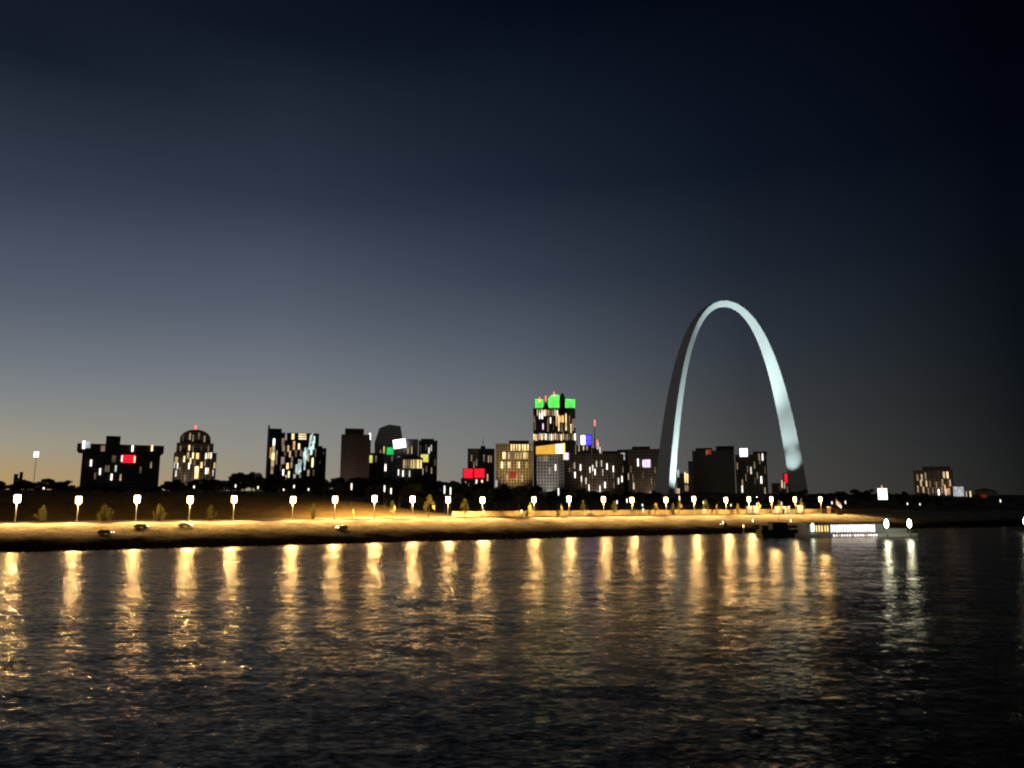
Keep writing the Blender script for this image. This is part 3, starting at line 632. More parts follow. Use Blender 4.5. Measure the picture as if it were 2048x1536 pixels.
# 7 dark tower with yellow sign
Y = 960; B = building("flat topped dark tower with square yellow sign", 835, 874, Y)
b = MB(); bpx(b, 836, 874, 881, 0, Y, 36, GZ); part(B, b, "wall", FB); b = MB(); bpx(b, 842, 868, 877.5, 880.9, Y + 4, 22); part(B, b, "parapet", M_ROOF)
wpx(B, 849, 916.5, 15, 15, Y, "yellow", "sign")
for a in ((858, 901, "white"), (862.5, 896, "white"), (845, 943, "white"), (863, 941, "mid"), (870, 925, "dim"), (852, 895, "dim"), (841, 897, "dim"), (853, 938, "dim")): wpx(B, a[0], a[1], 2.4, 12, Y, a[2])
# 8 block with mast and two red signs
Y = 950; B = building("dark block with thin roof mast, behind two red signs", 935, 990, Y, "office_block")
b = MB(); bpx(b, 935, 989, 897, 0, Y, 40, GZ); part(B, b, "wall", FB)
b = MB(); bpx(b, 961, 971, 892, 896.9, Y + 8, 10); part(B, b, "plant_room", M_ROOF); q = BP(966, 893, Y + 12); b = MB(); b.tube((q.x, 12, q.z), (q.x, 12, BP(966, 872, Y + 12).z), .5, .15, 6); part(B, b, "mast", M_ROOF)
for a in ((943, 916, "dim"), (977, 918, "mid"), (982, 918, "dim"), (975, 955, "mid"), (953, 925, "dim"), (948, 930, "dim"), (968, 916, "dim")): wpx(B, a[0], a[1], 2.6, 13, Y, a[2])
Y = 880; B = building("low roof sign pair glowing red, in front of the masted block", 926, 970, Y, "red_sign_building")
b = MB(); bpx(b, 922, 972, 956, 0, Y, 25, GZ); part(B, b, "wall", FB)
b = MB(); bpx(b, 925.5, 947.5, 936.5, 957, Y - .2, 1); part(B, b, "sign_box", M_ROOF); b = MB(); bpx(b, 947.8, 970.5, 936, 956.5, Y - .2, 1); part(B, b, "sign_box", M_ROOF)
wpx(B, 936.5, 947, 18, 18, Y, "red", "sign"); wpx(B, 958.8, 946.5, 20, 18, Y, "red", "sign")
wpx(B, 953, 966, 3, 13, Y, "white"); wpx(B, 964, 964, 3, 8, Y, "warm"); wpx(B, 931, 969, 1.8, 12, Y, "white"); wpx(B, 937, 973, 1.5, 12, Y, "mid")
# 9 golden block
Y = 910; B = building("tan block with golden lit upper storeys right of the masted block", 990, 1067, Y, "hotel_block")
b = MB(); bpx(b, 991, 1066, 887, 0, Y, 40, GZ); part(B, b, "wall", FT); b = MB(); bpx(b, 1018, 1058, 881, 886.9, Y + 6, 22); part(B, b, "penthouse", M_ROOF)
for px, w, c in ((1023, 3, "gold"), (1028, 3, "gold"), (1033.5, 4, "gold"), (1039, 3, "warm"), (1045, 3, "gold"), (1050, 5, "gold"), (1056, 3, "warm"), (1063, 4, "mid"), (1009, 3, "dim")): wpx(B, px, 895, w, 12, Y, c)
for px, w, c in ((1008, 6, "gold"), (1018, 4, "mid"), (1031, 3, "warm"), (1036, 4, "gold"), (1042, 4, "gold"), (1049, 6, "gold"), (1054, 4, "gold"), (1012, 3, "warm"), (1025, 3, "mid")): wpx(B, px, 911, w, 13, Y, c)
for px, w, c in ((1004, 5, "gold"), (1018, 7, "gold"), (1034, 3, "gold"), (1038, 3, "warm"), (1045, 4, "mid"), (1053, 4, "gold"), (1010, 3, "mid")): wpx(B, px, 930, w, 13, Y, c)
wpx(B, 1026, 950, 13, 12, Y, "dimred", "sign")
for a in ((985.5, 0), (997, 948), (1014, 955), (1033, 955), (1044, 956), (1004, 962)):
    if a[1]: wpx(B, a[0], a[1], 3, 12, Y, "mid" if a[0] > 1010 else "dim")
wpx(B, 993, 967, 5, 13, Y - 1, "pink")
# 10 tallest tower with green gables
Y = 1000; B = building("tallest tower crowned by green lit gables and black spires", 1067, 1152, Y, "crowned_tower")
b = MB(); bpx(b, 1067, 1151, 816, 0, Y, 55, GZ); part(B, b, "wall", FBR)
ribs(B, 1068, 1150, 817, 890, Y, 20, M_ROOF, w=1.3)
def gable(par, pts, Y, thick, name, m): b = MB(); d = Y - CUR["Y"]; b.prism([(BP(x, y, Y).x, BP(x, y, Y).z) for x, y in pts], d, d + thick); return part(par, b, name, m)
gable(B, [(1070, 815.9), (1086.5, 815.9), (1086.5, 799), (1070, 798)], Y + 2, 40, "green_gable", WM["crown"])
gable(B, [(1096.5, 815.9), (1119, 815.9), (1119, 792), (1116, 789.5), (1104, 789.5), (1096.5, 796)], Y + 2, 40, "green_gable", WM["crown"])
gable(B, [(1130, 817.5), (1150.5, 817.5), (1150.5, 799), (1130, 798)], Y + 2, 40, "green_gable", WM["crown"])
for x0, x1, y0 in ((1070, 1086.5, 800), (1096.5, 1119, 793), (1130, 1150.5, 800)):
    b = MB(); n = int((x1 - x0) / 3.6)
    for k in range(n + 1): p = BP(x0 + (x1 - x0) * k / n, 808, Y); b.box(p.x - .28, p.x + .28, 1.2, 1.9, BP(x0, 817, Y).z, BP(x0, y0, Y).z)
    for y in np.arange(815, y0, -4.5): p, q = BP(x0, y, Y), BP(x1, y, Y); b.box(p.x, q.x, 1.0, 1.195, p.z - .2, p.z + .2)
    part(B, b, "mullion", M_ROOF)["kind"] = "stuff"
gable(B, [(1085, 816.2), (1099, 816.2), (1095, 810), (1091.5, 803), (1088.5, 810)], Y - 1, 30, "spire", M_ROOF)
gable(B, [(1118.5, 830), (1130.5, 830), (1130.5, 797), (1127.5, 789), (1124.5, 785), (1121.5, 789), (1118.5, 797)], Y - 2, 30, "spire", M_ROOF)
for px, py, h in ((1079, 799, 9), (1091.3, 797, 11), (1108, 788, 8)): wpx(B, px, py, 2.2, h, Y, "beacon", "beacon")
rr = random.Random(8)
for px in np.arange(1075, 1118, 4.4): wpx(B, px, 826 + rr.uniform(-1, 1), 2.6, 12, Y - .3, rr.choice(["mid", "warm", "white", "mid", "dim"]))
for a in ((1079.5, 832, "white", 2, 12), (1084.5, 831, "white", 2.4, 14), (1089, 826, "warm", 5, 12), (1101, 841, "white", 2, 12), (1086, 853, "lilac", 2.6, 12), (1113, 842, "orange", 3, 20), (1117.6, 846, "gold", 3, 32), (1121, 838, "orange", 3, 13), (1125.5, 838, "orange", 5, 14),
          (1132, 844, "gold", 3, 34), (1137, 855, "dim", 3, 20), (1142, 857, "warm", 3, 18), (1146, 850, "pink", 3, 24), (1124, 856, "dim", 6, 16), (1070, 850, "dim", 3, 20), (1096, 850, "dim", 3, 26), (1107, 851, "dim", 3, 18), (1149.5, 846, "mid", 2, 18), (1068.5, 838, "dim", 2, 14), (1139, 838, "dim", 2, 14)):
    wpx(B, a[0], a[1], a[3], a[4], Y - .3, a[2])
for k, px in enumerate(np.arange(1068, 1150, 3.9)): wpx(B, px, 874 + rr.uniform(-1.5, 1.5), 2.3, 12, Y - .3, rr.choice(["white", "warm", "mid", "gold"] if px < 1110 else ["mid", "dim", "dim", "warm"]))
wpx(B, 1150, 874, 2.6, 13, Y - .3, "white")
# 11 bank with amber band
Y = 850; B = building("grey bank tower with broad amber band and white sign at its top", 1072, 1130, Y, "bank_tower")
b = MB(); bpx(b, 1073, 1117, 908, 0, Y, 30, GZ); part(B, b, "wall", FG); b = MB(); bpx(b, 1117.1, 1129, 903, 0, Y + 3, 27, GZ); part(B, b, "side_wall", FB)
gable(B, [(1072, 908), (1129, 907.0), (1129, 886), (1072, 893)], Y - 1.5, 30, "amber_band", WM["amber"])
wpx(B, 1119, 897.5, 14, 17, Y - 2.2, "bright", "sign"); wpx(B, 1128, 897, 4, 21, Y - 2.1, "lemon", "sign"); wpx(B, 1128, 913, 2.2, 12, Y, "lemon", "sign"); wpx(B, 1133, 912.5, 8.5, 14, Y + 1, "lilac", "sign")
for px in (1083, 1086, 1089, 1092, 1094.6): wpx(B, px, 917, 1.3, 12, Y, "mid")
for px in (1076, 1079.5): wpx(B, px, 917, 1.3, 12, Y, "dim")
wpx(B, 1099, 942, 6, 13, Y, "pink"); wpx(B, 1111, 935, 2.4, 12, Y, "white")
# 12 blue sign tower
Y = 1080; B = building("dark tower with glowing white and blue sign on its roof", 1152, 1185, Y)
b = MB(); bpx(b, 1153, 1184, 890, 0, Y, 34, GZ); part(B, b, "wall", FB); b = MB(); bpx(b, 1161, 1184, 869, 889.9, Y + .6, 8); part(B, b, "sign_frame", M_ROOF)
wpx(B, 1166, 880, 8, 18, Y, "bright", "sign"); wpx(B, 1176.5, 880, 12, 19, Y, "blue", "sign"); wpx(B, 1158, 896, 2.6, 13, Y, "gold"); wpx(B, 1167, 896, 2, 8, Y, "white"); wpx(B, 1174, 896, 5, 8, Y, "orange")
# radio mast building
Y = 1020; B = building("block with tall roof mast tipped by a red beacon", 1184, 1203, Y, "office_block")
b = MB(); bpx(b, 1184.5, 1202, 896, 0, Y, 30, GZ); part(B, b, "wall", FB); q = BP(1189.5, 896, Y + 8); b = MB(); b.tube((q.x, 8, q.z), (q.x, 8, BP(1189.5, 852, Y + 8).z), 1.0, .3, 6); part(B, b, "mast", M_ROOF)
wpx(B, 1189.5, 846, 2.6, 12, Y + 8, "beacon", "beacon"); wpx(B, 1195.5, 892, 5, 13, Y, "pink"); wpx(B, 1194.5, 884, 2, 8, Y, "beacon", "beacon"); wpx(B, 1200, 900, 1.8, 12, Y, "white")
# 13 mid dark blocks
Y = 900; B = building("broad dark block with scattered thin windows right of the bank", 1117, 1250, Y, "office_block")
b = MB(); bpx(b, 1130, 1248, 908, 0, Y, 38, GZ); part(B, b, "wall", FBR); b = MB(); bpx(b, 1205, 1236, 902, 907.9, Y + 6, 18); part(B, b, "plant_room", M_ROOF)
ribs(B, 1132, 1246, 910, 990, Y, 16, M_ROOF, w=1.0)
for a in ((1149, 931), (1131.5, 938), (1161, 935), (1180, 940), (1185.5, 936), (1190, 944), (1193, 928), (1203, 927), (1205.4, 945), (1214, 933), (1226.5, 938), (1226.8, 950), (1215, 958), (1163, 958), (1163.3, 966), (1172, 962), (1210, 970), (1227.6, 970), (1200, 977), (1246, 939), (1140, 960), (1185, 952), (1237, 962), (1178, 975), (1150, 950), (1244, 958)):
    wpx(B, a[0], a[1], 1.9, 12, Y - .4, "white" if rr.random() < .75 else "dim")
Y = 890; B = building("lower brown block tucked in front of the bank's right side", 1118, 1150, Y, "office_block")
b = MB(); bpx(b, 1118.5, 1147, 928, 0, Y - 20, 14, GZ); part(B, b, "wall", FBR); wpx(B, 1123, 937, 2, 12, Y - 20, "mid"); wpx(B, 1127, 975, 2, 8, Y - 20, "dim"); wpx(B, 1139, 940, 2, 10, Y - 20, "dim")
Y = 960; B = building("dark brown block with lilac sign beside the left arch leg", 1250, 1330, Y, "office_block")
b = MB(); bpx(b, 1256, 1330, 898, 0, Y, 36, GZ); part(B, b, "wall", FBR); b = MB(); bpx(b, 1264, 1300, 893, 897.9, Y + 5, 20); part(B, b, "plant_room", M_ROOF)
wpx(B, 1294, 927, 13, 15, Y, "lilac", "sign"); wpx(B, 1286, 927, 2.4, 13, Y, "white"); wpx(B, 1276, 925, 2.8, 15, Y, "white")
for a in ((1266, 955, "mid"), (1267.5, 972, "white"), (1256.8, 953, "mid"), (1262, 938, "dim"), (1286, 950, "dim"), (1310, 940, "dim"), (1303, 962, "dim"), (1272, 983, "dim")): wpx(B, a[0], a[1], 1.8, 13, Y, a[2])
Y = 1040; B = building("narrow dark block with pale green sign right of the broad block", 1238, 1256, Y, "office_block")
b = MB(); bpx(b, 1236, 1258, 899, 0, Y, 30, GZ); part(B, b, "wall", FB); wpx(B, 1245.5, 913, 8, 14, Y - 8, "grey", "sign"); b = MB(); bpx(b, 1240.5, 1250.5, 905, 921, Y - 7.9, 7.7); part(B, b, "sign_frame", M_ROOF)
# 14 inside the arch
Y = 900; B = building("low block with two gold window strips beside the left arch leg", 1354, 1388, Y, "office_block")
b = MB(); bpx(b, 1353, 1387, 946, 0, Y, 30, GZ); part(B, b, "wall", FB); b = MB(); bpx(b, 1377, 1388, 922, 0, Y + 31, 12, GZ); part(B, b, "rear_wall", FB)
wpx(B, 1356, 947, 4, 15, Y - 1, "grey", "sign"); wpx(B, 1370.5, 955, 2.6, 20, Y, "gold"); wpx(B, 1375, 957, 2.6, 18, Y, "gold"); wpx(B, 1373, 976, 9, 12, Y, "dim"); wpx(B, 1354.5, 983, 3, 13, Y, "pink"); wpx(B, 1358, 984, 2, 13, Y, "warm")
Y = 940; B = building("big black slab tower seen through the arch", 1386, 1470, Y)
b = MB(); bpx(b, 1386, 1470, 901, 0, Y, 42, GZ); part(B, b, "wall", FB); b = MB(); bpx(b, 1432, 1468, 892, 900.9, Y + 4, 28); part(B, b, "penthouse", M_ROOF)
b = MB(); bpx(b, 1391, 1424, 896, 900.9, Y + 4, 28); part(B, b, "plant_room", M_ROOF)
wpx(B, 1413, 905, 2, 9, Y, "dim"); wpx(B, 1418, 904, 8, 9, Y, "dimred", "sign"); wpx(B, 1385.5, 940, 1.6, 12, Y - 2, "dim")
Y = 980; B = building("dark tower with twin white roof sign seen through the arch", 1472, 1538, Y)
b = MB(); bpx(b, 1472, 1535, 909, 0, Y, 40, GZ, ); part(B, b, "wall", FB); b = MB(); bpx(b, 1506, 1534, 903, 908.9, Y + 6, 20); part(B, b, "penthouse", M_ROOF); b = MB(); bpx(b, 1478, 1497, 897, 908.9, Y + .7, 6); part(B, b, "sign_frame", M_ROOF)
wpx(B, 1483.5, 905, 6.5, 15, Y, "bright", "sign"); wpx(B, 1491.5, 905, 6, 15, Y, "bright", "sign")
for a in ((1518, 914, "mid"), (1525, 914, "white"), (1502, 941, "white"), (1495, 938, "dim"), (1522.6, 960, "white"), (1514.6, 951, "dim"), (1484.6, 978, "white"), (1484.9, 966, "mid"), (1530, 982, "mid"), (1474.5, 932, "mid"), (1510, 962, "dim"), (1519.5, 921, "dim"), (1509, 930, "dim"), (1530, 940, "dim"), (1492, 955, "dim")): wpx(B, a[0], a[1], 2.3, 13, Y, a[2])
Y = 1000; B = building("low far block with small red sign near the right arch leg", 1540, 1600, Y, "office_block")
b = MB(); bpx(b, 1542, 1580, 966, 0, Y, 30, GZ); part(B, b, "wall", FBR); b = MB(); bpx(b, 1566, 1577, 946, 965.9, Y + 1, 5); part(B, b, "sign_frame", M_ROOF)
wpx(B, 1572, 957, 5, 17, Y, "red", "sign"); wpx(B, 1564, 968, 2.2, 14, Y, "warm"); wpx(B, 1569, 971, 2, 11, Y, "pink"); wpx(B, 1560, 976, 1.6, 10, Y, "dim"); wpx(B, 1575, 978, 1.6, 12, Y, "dim")
# 15 right end
Y = 1100; B = building("lone brown apartment block with warm windows at the far right", 1825, 1907, Y, "apartment_block")
b = MB(); bpx(b, 1827, 1906, 940, 0, Y, 40, GZ); part(B, b, "wall", FBR); b = MB(); bpx(b, 1845, 1900, 933, 939.9, Y + 5, 24); part(B, b, "penthouse", FBR)
for a in ((1835, 955, "dim", 3), (1843.5, 955, "mid", 3), (1842, 966, "mid", 3), (1851, 952, "dim", 3), (1853, 967, "mid", 2.4), (1836, 978, "mid", 2), (1847, 980, "mid", 2.4), (1857, 982, "dim", 2.4), (1866, 981, "mid", 2), (1888, 950, "mid", 4), (1895, 950, "warm", 2.6), (1885, 965, "mid", 3), (1900, 966, "mid", 3), (1877.5, 985, "white", 2.6), (1884, 980, "dim", 3), (1897, 983, "orange", 6), (1890, 976, "orange", 2.4), (1860, 968, "dim", 2.4), (1873, 970, "dim", 2.4), (1892, 985, "pink", 3)):
    wpx(B, a[0], a[1], a[3], 11, Y, a[2])
Y = 1050; B = building("long low building with pale lit board right of the apartment block", 1905, 1945, Y, "low_building")
b = MB(); bpx(b, 1904, 1944, 992, 0, Y, 30, GZ - 3); part(B, b, "wall", FB); b = MB(); bpx(b, 1908.5, 1926, 973.5, 991.9, Y + .7, 2); part(B, b, "sign_frame", M_ROOF)
wpx(B, 1917, 983, 15, 16, Y, "grey", "sign"); wpx(B, 1933, 990, 1.8, 13, Y, "mid"); wpx(B, 1941, 990, 2.6, 13, Y, "warm")
Y = 1000; B = building("dim brown warehouse at the far right of the skyline", 1945, 1992, Y, "warehouse")
b = MB(); bpx(b, 1946, 1991, 981, 0, Y, 40, GZ - 3); part(B, b, "wall", FT); gable(B, [(1945, 981), (1992, 981), (1968, 976)], Y - .5, 41, "roof", M_ROOF); wpx(B, 1968, 992, 10, 6, Y, "dimred")
# small twin block far left
Y = 900; B = building("small dark twin topped block low at the far left edge", 27, 46, Y, "office_block")
b = MB(); bpx(b, 28, 36.5, 948, 0, Y, 25, GZ); part(B, b, "wall", FB); b = MB(); bpx(b, 39, 46, 944, 0, Y, 25, GZ); part(B, b, "wall", FB); b = MB(); bpx(b, 36.6, 38.9, 956, 0, Y + 3, 18, GZ); part(B, b, "link", M_ROOF)
# lights added before the facades, standing in for the glow of city streets
def added_facade_wash(px, py, Y, dist, power, col, size, label):
    p = P(px, py, Y); z = GZ + 1; root = empty("added_wash_light", (p.x, Y - dist, z), label, "floodlight", "added lights washing building facades")
    b = MB(); b.lathe((0, 0, -1), [(.5, 0), (.5, .3), (.2, .4), (.2, .8)], 10); b.build("stand", M_DARK, root); h = MB(); h.tube((0, -.3, .1), (0, .4, .5), .3, .4, 10); h.build("housing", M_DARK, root)
    L = bpy.data.lights.new("wash_beam", 'SPOT'); L.energy = power; L.color = col; L.spot_size = math.radians(size); L.spot_blend = .8; L.shadow_soft_size = .5
    lo = bpy.data.objects.new("wash_beam", L); COL.objects.link(lo); lo.parent = root; lo.location = (0, .7, .8)
    d = p - Vector((p.x, Y - dist, z)); lo.rotation_mode = 'QUATERNION'; lo.rotation_quaternion = d.to_track_quat('-Z', 'Y')
added_facade_wash(1095, 940, 850, 40, 60000, (1, .92, .78), 75, "added wash light on the ground before the grey bank tower")
added_facade_wash(1028, 920, 910, 40, 130000, (1, .70, .30), 80, "added wash light on the ground before the golden tan block")
for a in ((1190, 950, 900, 30, 17000, (1, .74, .5), 110, "added wash light on the ground before the broad dark block"), (1292, 950, 960, 30, 14000, (1, .74, .5), 110, "added wash light on the ground before the dark brown block by the arch"),
          (390, 930, 930, 35, 42000, (1, .76, .5), 90, "added wash light on the ground before the domed tower"), (708, 920, 940, 40, 14000, (1, .76, .58), 90, "added wash light on the ground before the brown ribbed tower"), (1866, 970, 1100, 35, 12000, (1, .68, .4), 100, "added wash light on the ground before the lone apartment block")): added_facade_wash(*a)
added_facade_wash(775, 890, 1050, 50, 30000, (1, .95, .9), 60, "added wash light on the ground before the chamfered grey tower")

# ------------------------------------------------------------------ stadium mast, roadside billboard
x, y = P(64, 1000, 900).x, 900; root = empty("stadium_light", (x, y, GZ), "tall floodlight mast with two white lamps at the far left", "light mast")
b = MB(); zt = P(64, 908, 900).z - GZ; b.tube((0, 0, 0), (0, 0, zt - 4), .45, .25); b.build("mast", mat("mast_grey", (.4, .36, .3), .6), root)
b = MB(); b.box(-2.8, 2.8, -.2, .2, zt - 4.6, zt - 4); b.build("crossbar", M_DARK, root)
for sx in (-1, 1): b = MB(); b.box(sx * 1.7 - .95, sx * 1.7 + .95, -.6, -.2, zt - 3.9, zt + 2.6); b.build("lamp", emis("stadium_white", (1, .96, .9), 4), root)
Y = onT(1765, 108)[1]; p = P(1765, 988, Y); root = empty("lit_billboard", (p.x, Y, hz(p.x, Y)), "blazing white square billboard above the dark trees right of the arch", "billboard")
m_ = Y / F; zt = P(1765, 977, Y).z - root.location.z; zb = P(1765, 999, Y).z - root.location.z
b = MB(); b.box(-9.3 * m_, 9.3 * m_, 0, .6, zb - .2, zt + .2); b.build("frame", M_DARK, root); b = MB(); b.box(-9 * m_, 9 * m_, -.2, -.003, zb, zt); b.build("panel", emis("board_white", (1, .97, .92), 3), root)
for sx in (-1, 1): b = MB(); b.tube((sx * 2.5, .4, -.5), (sx * 2.5, .4, zb - .2), .25); b.build("post", M_DARK, root)
b = MB(); b.tube((0, .3, zt + .2), (0, .3, zt + 2.2), .35, .1); b.build("beacon", emis("board_amber", (1, .55, .1), 2), root)

# ------------------------------------------------------------------ vehicles
M_TYRE = mat("tyre", (.02, .02, .02), .8); M_GLASS = mat("car_glass", (.02, .022, .025), .08, spec=.6)
E_HEAD = emis("headlight", (1, .92, .7), 5); E_TAIL = emis("taillight", (1, .05, .03), 3)
def wheels(root, xs, w, r):
    for x in xs:
        for sy in (-1, 1):
            t = MB(); t.tube((x, sy * (w - .22), r), (x, sy * w, r), r, r, 14); o = t.build("wheel", M_TYRE, root)
            h = MB(); h.tube((x, sy * w, r), (x, sy * (w + .02), r), r * .55, r * .55, 10); h.build("rim", M_POLE, o)
def car(x, y, z, rz, paint, label, head=True, group="cars on the riverfront"):
    root = empty("parked_car", (x, y, z), label, "car", group, rz)
    prof = [(-2.2, .35), (2.2, .35), (2.25, .7), (2.1, .92), (1.15, 1.0), (.45, 1.42), (-1.1, 1.46), (-1.75, 1.05), (-2.2, .98), (-2.28, .6)]
    b = MB(); b.prism(prof, -.88, .88); o = b.build("body", mat(paint[0], paint[1], .35, .2, var=.05), root)
    g = MB(); g.prism([(1.0, 1.02), (.42, 1.37), (-1.02, 1.4), (-1.6, 1.06)], -.885, .885); g.build("side_window", M_GLASS, root)
    g = MB(); g.add([(1.17, -.75, 1.02), (1.17, .75, 1.02), (.5, .68, 1.43), (.5, -.68, 1.43)], [(0, 1, 2, 3)]); g.build("windscreen", M_GLASS, root)
    wheels(root, (-1.35, 1.35), .9, .36)
    for sy in (-.6, .6):
        h = MB(); h.box(2.2, 2.29, sy - .2, sy + .2, .62, .86); h.build("headlight", E_HEAD if head else M_GLASS, root)
        h = MB(); h.box(-2.31, -2.2, sy - .2, sy + .2, .68, .9); h.build("taillight", E_TAIL if head else M_GLASS, root)
    return root
def slope_pitch(o, x, y):
    o.rotation_mode = 'XYZ'
DARKP = ("black_paint", (.015, .015, .016)); GREYP = ("grey_paint", (.3, .28, .25)); SILV = ("silver_paint", (.5, .48, .44))
x, y = ground(211, 1069); car(x, y, hz(x, y) - .02, ANG - .55, DARKP, "dark car with headlight on, lowest on the cobbled bank at the left")
x, y = ground(283, 1057); car(x, y, hz(x, y) + .02, ANG - .5, GREYP, "grey car with bright headlight below the third street lamp")
x, y = ground(371, 1054); car(x, y, hz(x, y) + .02, ANG - .5, SILV, "silver car with headlight below the fourth street lamp")
x, y = ground(683, 1059); car(x, y, hz(x, y), ANG + math.pi + .5, DARKP, "dark car with headlight on, below the seventh street lamp")
x, y = ground(1447, 1052); car(x, y, hz(x, y), ANG + math.pi + .5, DARKP, "dark car near the water inside the arch")
x, y = onT(1181, 63.5); car(x, y, 6.42, ANG + .2, SILV, "car with red tail lights on the promenade by the pointed tree")
def van(px, t, L, W_, H_, paint, label, rz=0.0, cab=True):
    x, y = onT(px, t); root = empty("delivery_van", (x, y, 6.42), label, "van", "vans parked on the promenade", ANG + rz)
    prof = [(-L / 2, .45), (L / 2, .45), (L / 2 + .05, 1.2), (L / 2 - .25, 1.5), (L / 2 - .75, H_ - .1), (L / 2 - 1.0, H_), (-L / 2 + .1, H_), (-L / 2, H_ - .15)]
    b = MB(); b.prism(prof, -W_ / 2, W_ / 2); b.build("body", mat(paint[0], paint[1], .45, var=.08, scale=.8), root)
    g = MB(); g.prism([(L / 2 - .4, 1.5), (L / 2 - .82, H_ - .35), (L / 2 - 1.6, H_ - .35), (L / 2 - 1.6, 1.5)], -W_ / 2 - .006, W_ / 2 + .006); g.build("side_window", M_GLASS, root)
    wheels(root, (-L / 2 + 1.0, L / 2 - .9), W_ / 2 + .02, .42); return root
CREAM = ("cream_paint", (.62, .56, .44)); WHITE = ("white_paint", (.7, .68, .62)); OCH = ("ochre_paint", (.5, .34, .16))
van(1408, 63, 5.0, 2.0, 3.0, CREAM, "cream van at the promenade below the black slab tower", .9)
van(1497, 62.5, 5.0, 2.2, 4.2, CREAM, "tall cream van by the twentieth street lamp, left one of a pair", 1.1)
van(1511, 62.5, 5.0, 2.2, 4.4, WHITE, "tall white van right of the cream one, behind the moored workboat", 1.1)
van(1554, 62, 4.6, 2.0, 4.0, CREAM, "narrow cream van left of the long van", 1.2)
van(1572, 61, 6.6, 2.3, 4.2, WHITE, "long white van in front of the right arch leg's tree", .35)
van(1598, 62.5, 4.6, 2.1, 4.6, CREAM, "tall cream van nearest the right arch leg", 1.1)
x, y = onT(1660, 55); root = empty("ticket_kiosk", (x, y, 6.4), "small orange lit ticket kiosk right of the last street lamp", "kiosk", None, ANG)
b = MB(); b.box(-1.3, 1.3, -1.2, 1.2, 0, 3.6); b.build("wall", mat("kiosk_wood", (.5, .27, .12), .8), root); b = MB(); b.box(-1.6, 1.6, -1.6, 1.5, 3.603, 3.8, .1); b.build("roof", M_POLE, root)
b = MB(); b.box(-.8, .8, -1.26, -1.203, 1.1, 2.3); b.build("hatch", M_GLASS, root)
# bright bollard lights
def bollard(px, py, h, label, c=None):
    x, y = c or ground(px, py); root = empty("bollard_light", (x, y, max(0, hz(x, y)) - .1), label, "bollard light", "small post lights along the riverfront")
    b = MB(); b.lathe((0, 0, 0), [(.22, 0), (.2, h * .55)], 10); b.build("post", M_POLE, root); e = MB(); e.lathe((0, 0, h * .55), [(.2, .01), (.2, h * .42), (.05, h * .45)], 10); e.build("lamp", emis("bollard_glow", (1, .8, .42), 5), root)
bollard(1446, 1054, 2.6, "post light beside the dark car inside the arch"); bollard(1506, 1050, 2.8, "post light in front of the white van"); bollard(1582, 1049, 2.4, "post light behind the moored workboat")
bollard(0, 0, 3.0, "post light right of the eleventh street lamp", onT(967.5, 63)); bollard(0, 0, 3.2, "post light left of the twelfth street lamp", onT(1043, 63)); bollard(0, 0, 3.4, "post light right of the iron railing", onT(1286, 63))
# flag
x, y = onT(1672, 62); root = empty("flag_pole", (x, y, 6.3), "flag pole with drooping striped flag near the dock", "flag", None, ANG)
b = MB(); b.tube((0, 0, 0), (0, 0, 9.6), .09, .05); b.build("pole", M_POLE, root)
fm = bpy.data.materials.new("flag_cloth"); fm.use_nodes = True; nt = fm.node_tree; bs = nt.nodes["Principled BSDF"]; bs.inputs["Roughness"].default_value = .9
uvn = nt.nodes.new("ShaderNodeUVMap"); sx = nt.nodes.new("ShaderNodeSeparateXYZ"); nt.links.new(uvn.outputs[0], sx.inputs[0])
mm = nt.nodes.new("ShaderNodeMath"); mm.operation = 'MULTIPLY'; mm.inputs[1].default_value = 6.5; nt.links.new(sx.outputs[1], mm.inputs[0]); fr = nt.nodes.new("ShaderNodeMath"); fr.operation = 'FRACT'; nt.links.new(mm.outputs[0], fr.inputs[0])
gt = nt.nodes.new("ShaderNodeMath"); gt.operation = 'GREATER_THAN'; gt.inputs[1].default_value = .5; nt.links.new(fr.outputs[0], gt.inputs[0])
mx = nt.nodes.new("ShaderNodeMix"); mx.data_type = 'RGBA'; mx.inputs[6].default_value = (.75, .7, .62, 1); mx.inputs[7].default_value = (.55, .2, .16, 1); nt.links.new(gt.outputs[0], mx.inputs[0]); nt.links.new(mx.outputs[2], bs.inputs[0])
NU, NV = 16, 8; b = MB(); vs = []
for j in range(NV + 1):
    for i in range(NU + 1):
        u, v = i / NU, j / NV; vs.append((.1 + 5.2 * u * .93, .45 * math.sin(u * 7 + v * 1.5) * u, 8.4 - 3.0 * v - 4.2 * u ** 1.15))
b.add(vs, [(j * (NU + 1) + i, j * (NU + 1) + i + 1, (j + 1) * (NU + 1) + i + 1, (j + 1) * (NU + 1) + i) for j in range(NV) for i in range(NU)])
o = b.build("flag", fm, root, True); uv = o.data.uv_layers.new(name="UVMap")
for lp in o.data.loops: k = lp.vertex_index; uv.data[lp.index].uv = ((k % (NU + 1)) / NU, 1 - (k // (NU + 1)) / NV)
sol = o.modifiers.new("thickness", 'SOLIDIFY'); sol.thickness = .03

b = MB(); b.lathe((2.2, -2.6, .1), [(.2, 0), (.22, .3), (.12, .35)], 10); b.build("uplight", M_DARK, root)
L = bpy.data.lights.new("flag_beam", 'SPOT'); L.energy = 5000; L.color = (1, .82, .6); L.spot_size = math.radians(70); L.spot_blend = .7; L.shadow_soft_size = .12
lo = bpy.data.objects.new("flag_beam", L); COL.objects.link(lo); lo.parent = root; lo.location = (2.2, -2.6, .6); lo.rotation_mode = 'QUATERNION'; lo.rotation_quaternion = Vector((.4, 2.6, 4.6)).to_track_quat('-Z', 'Y')
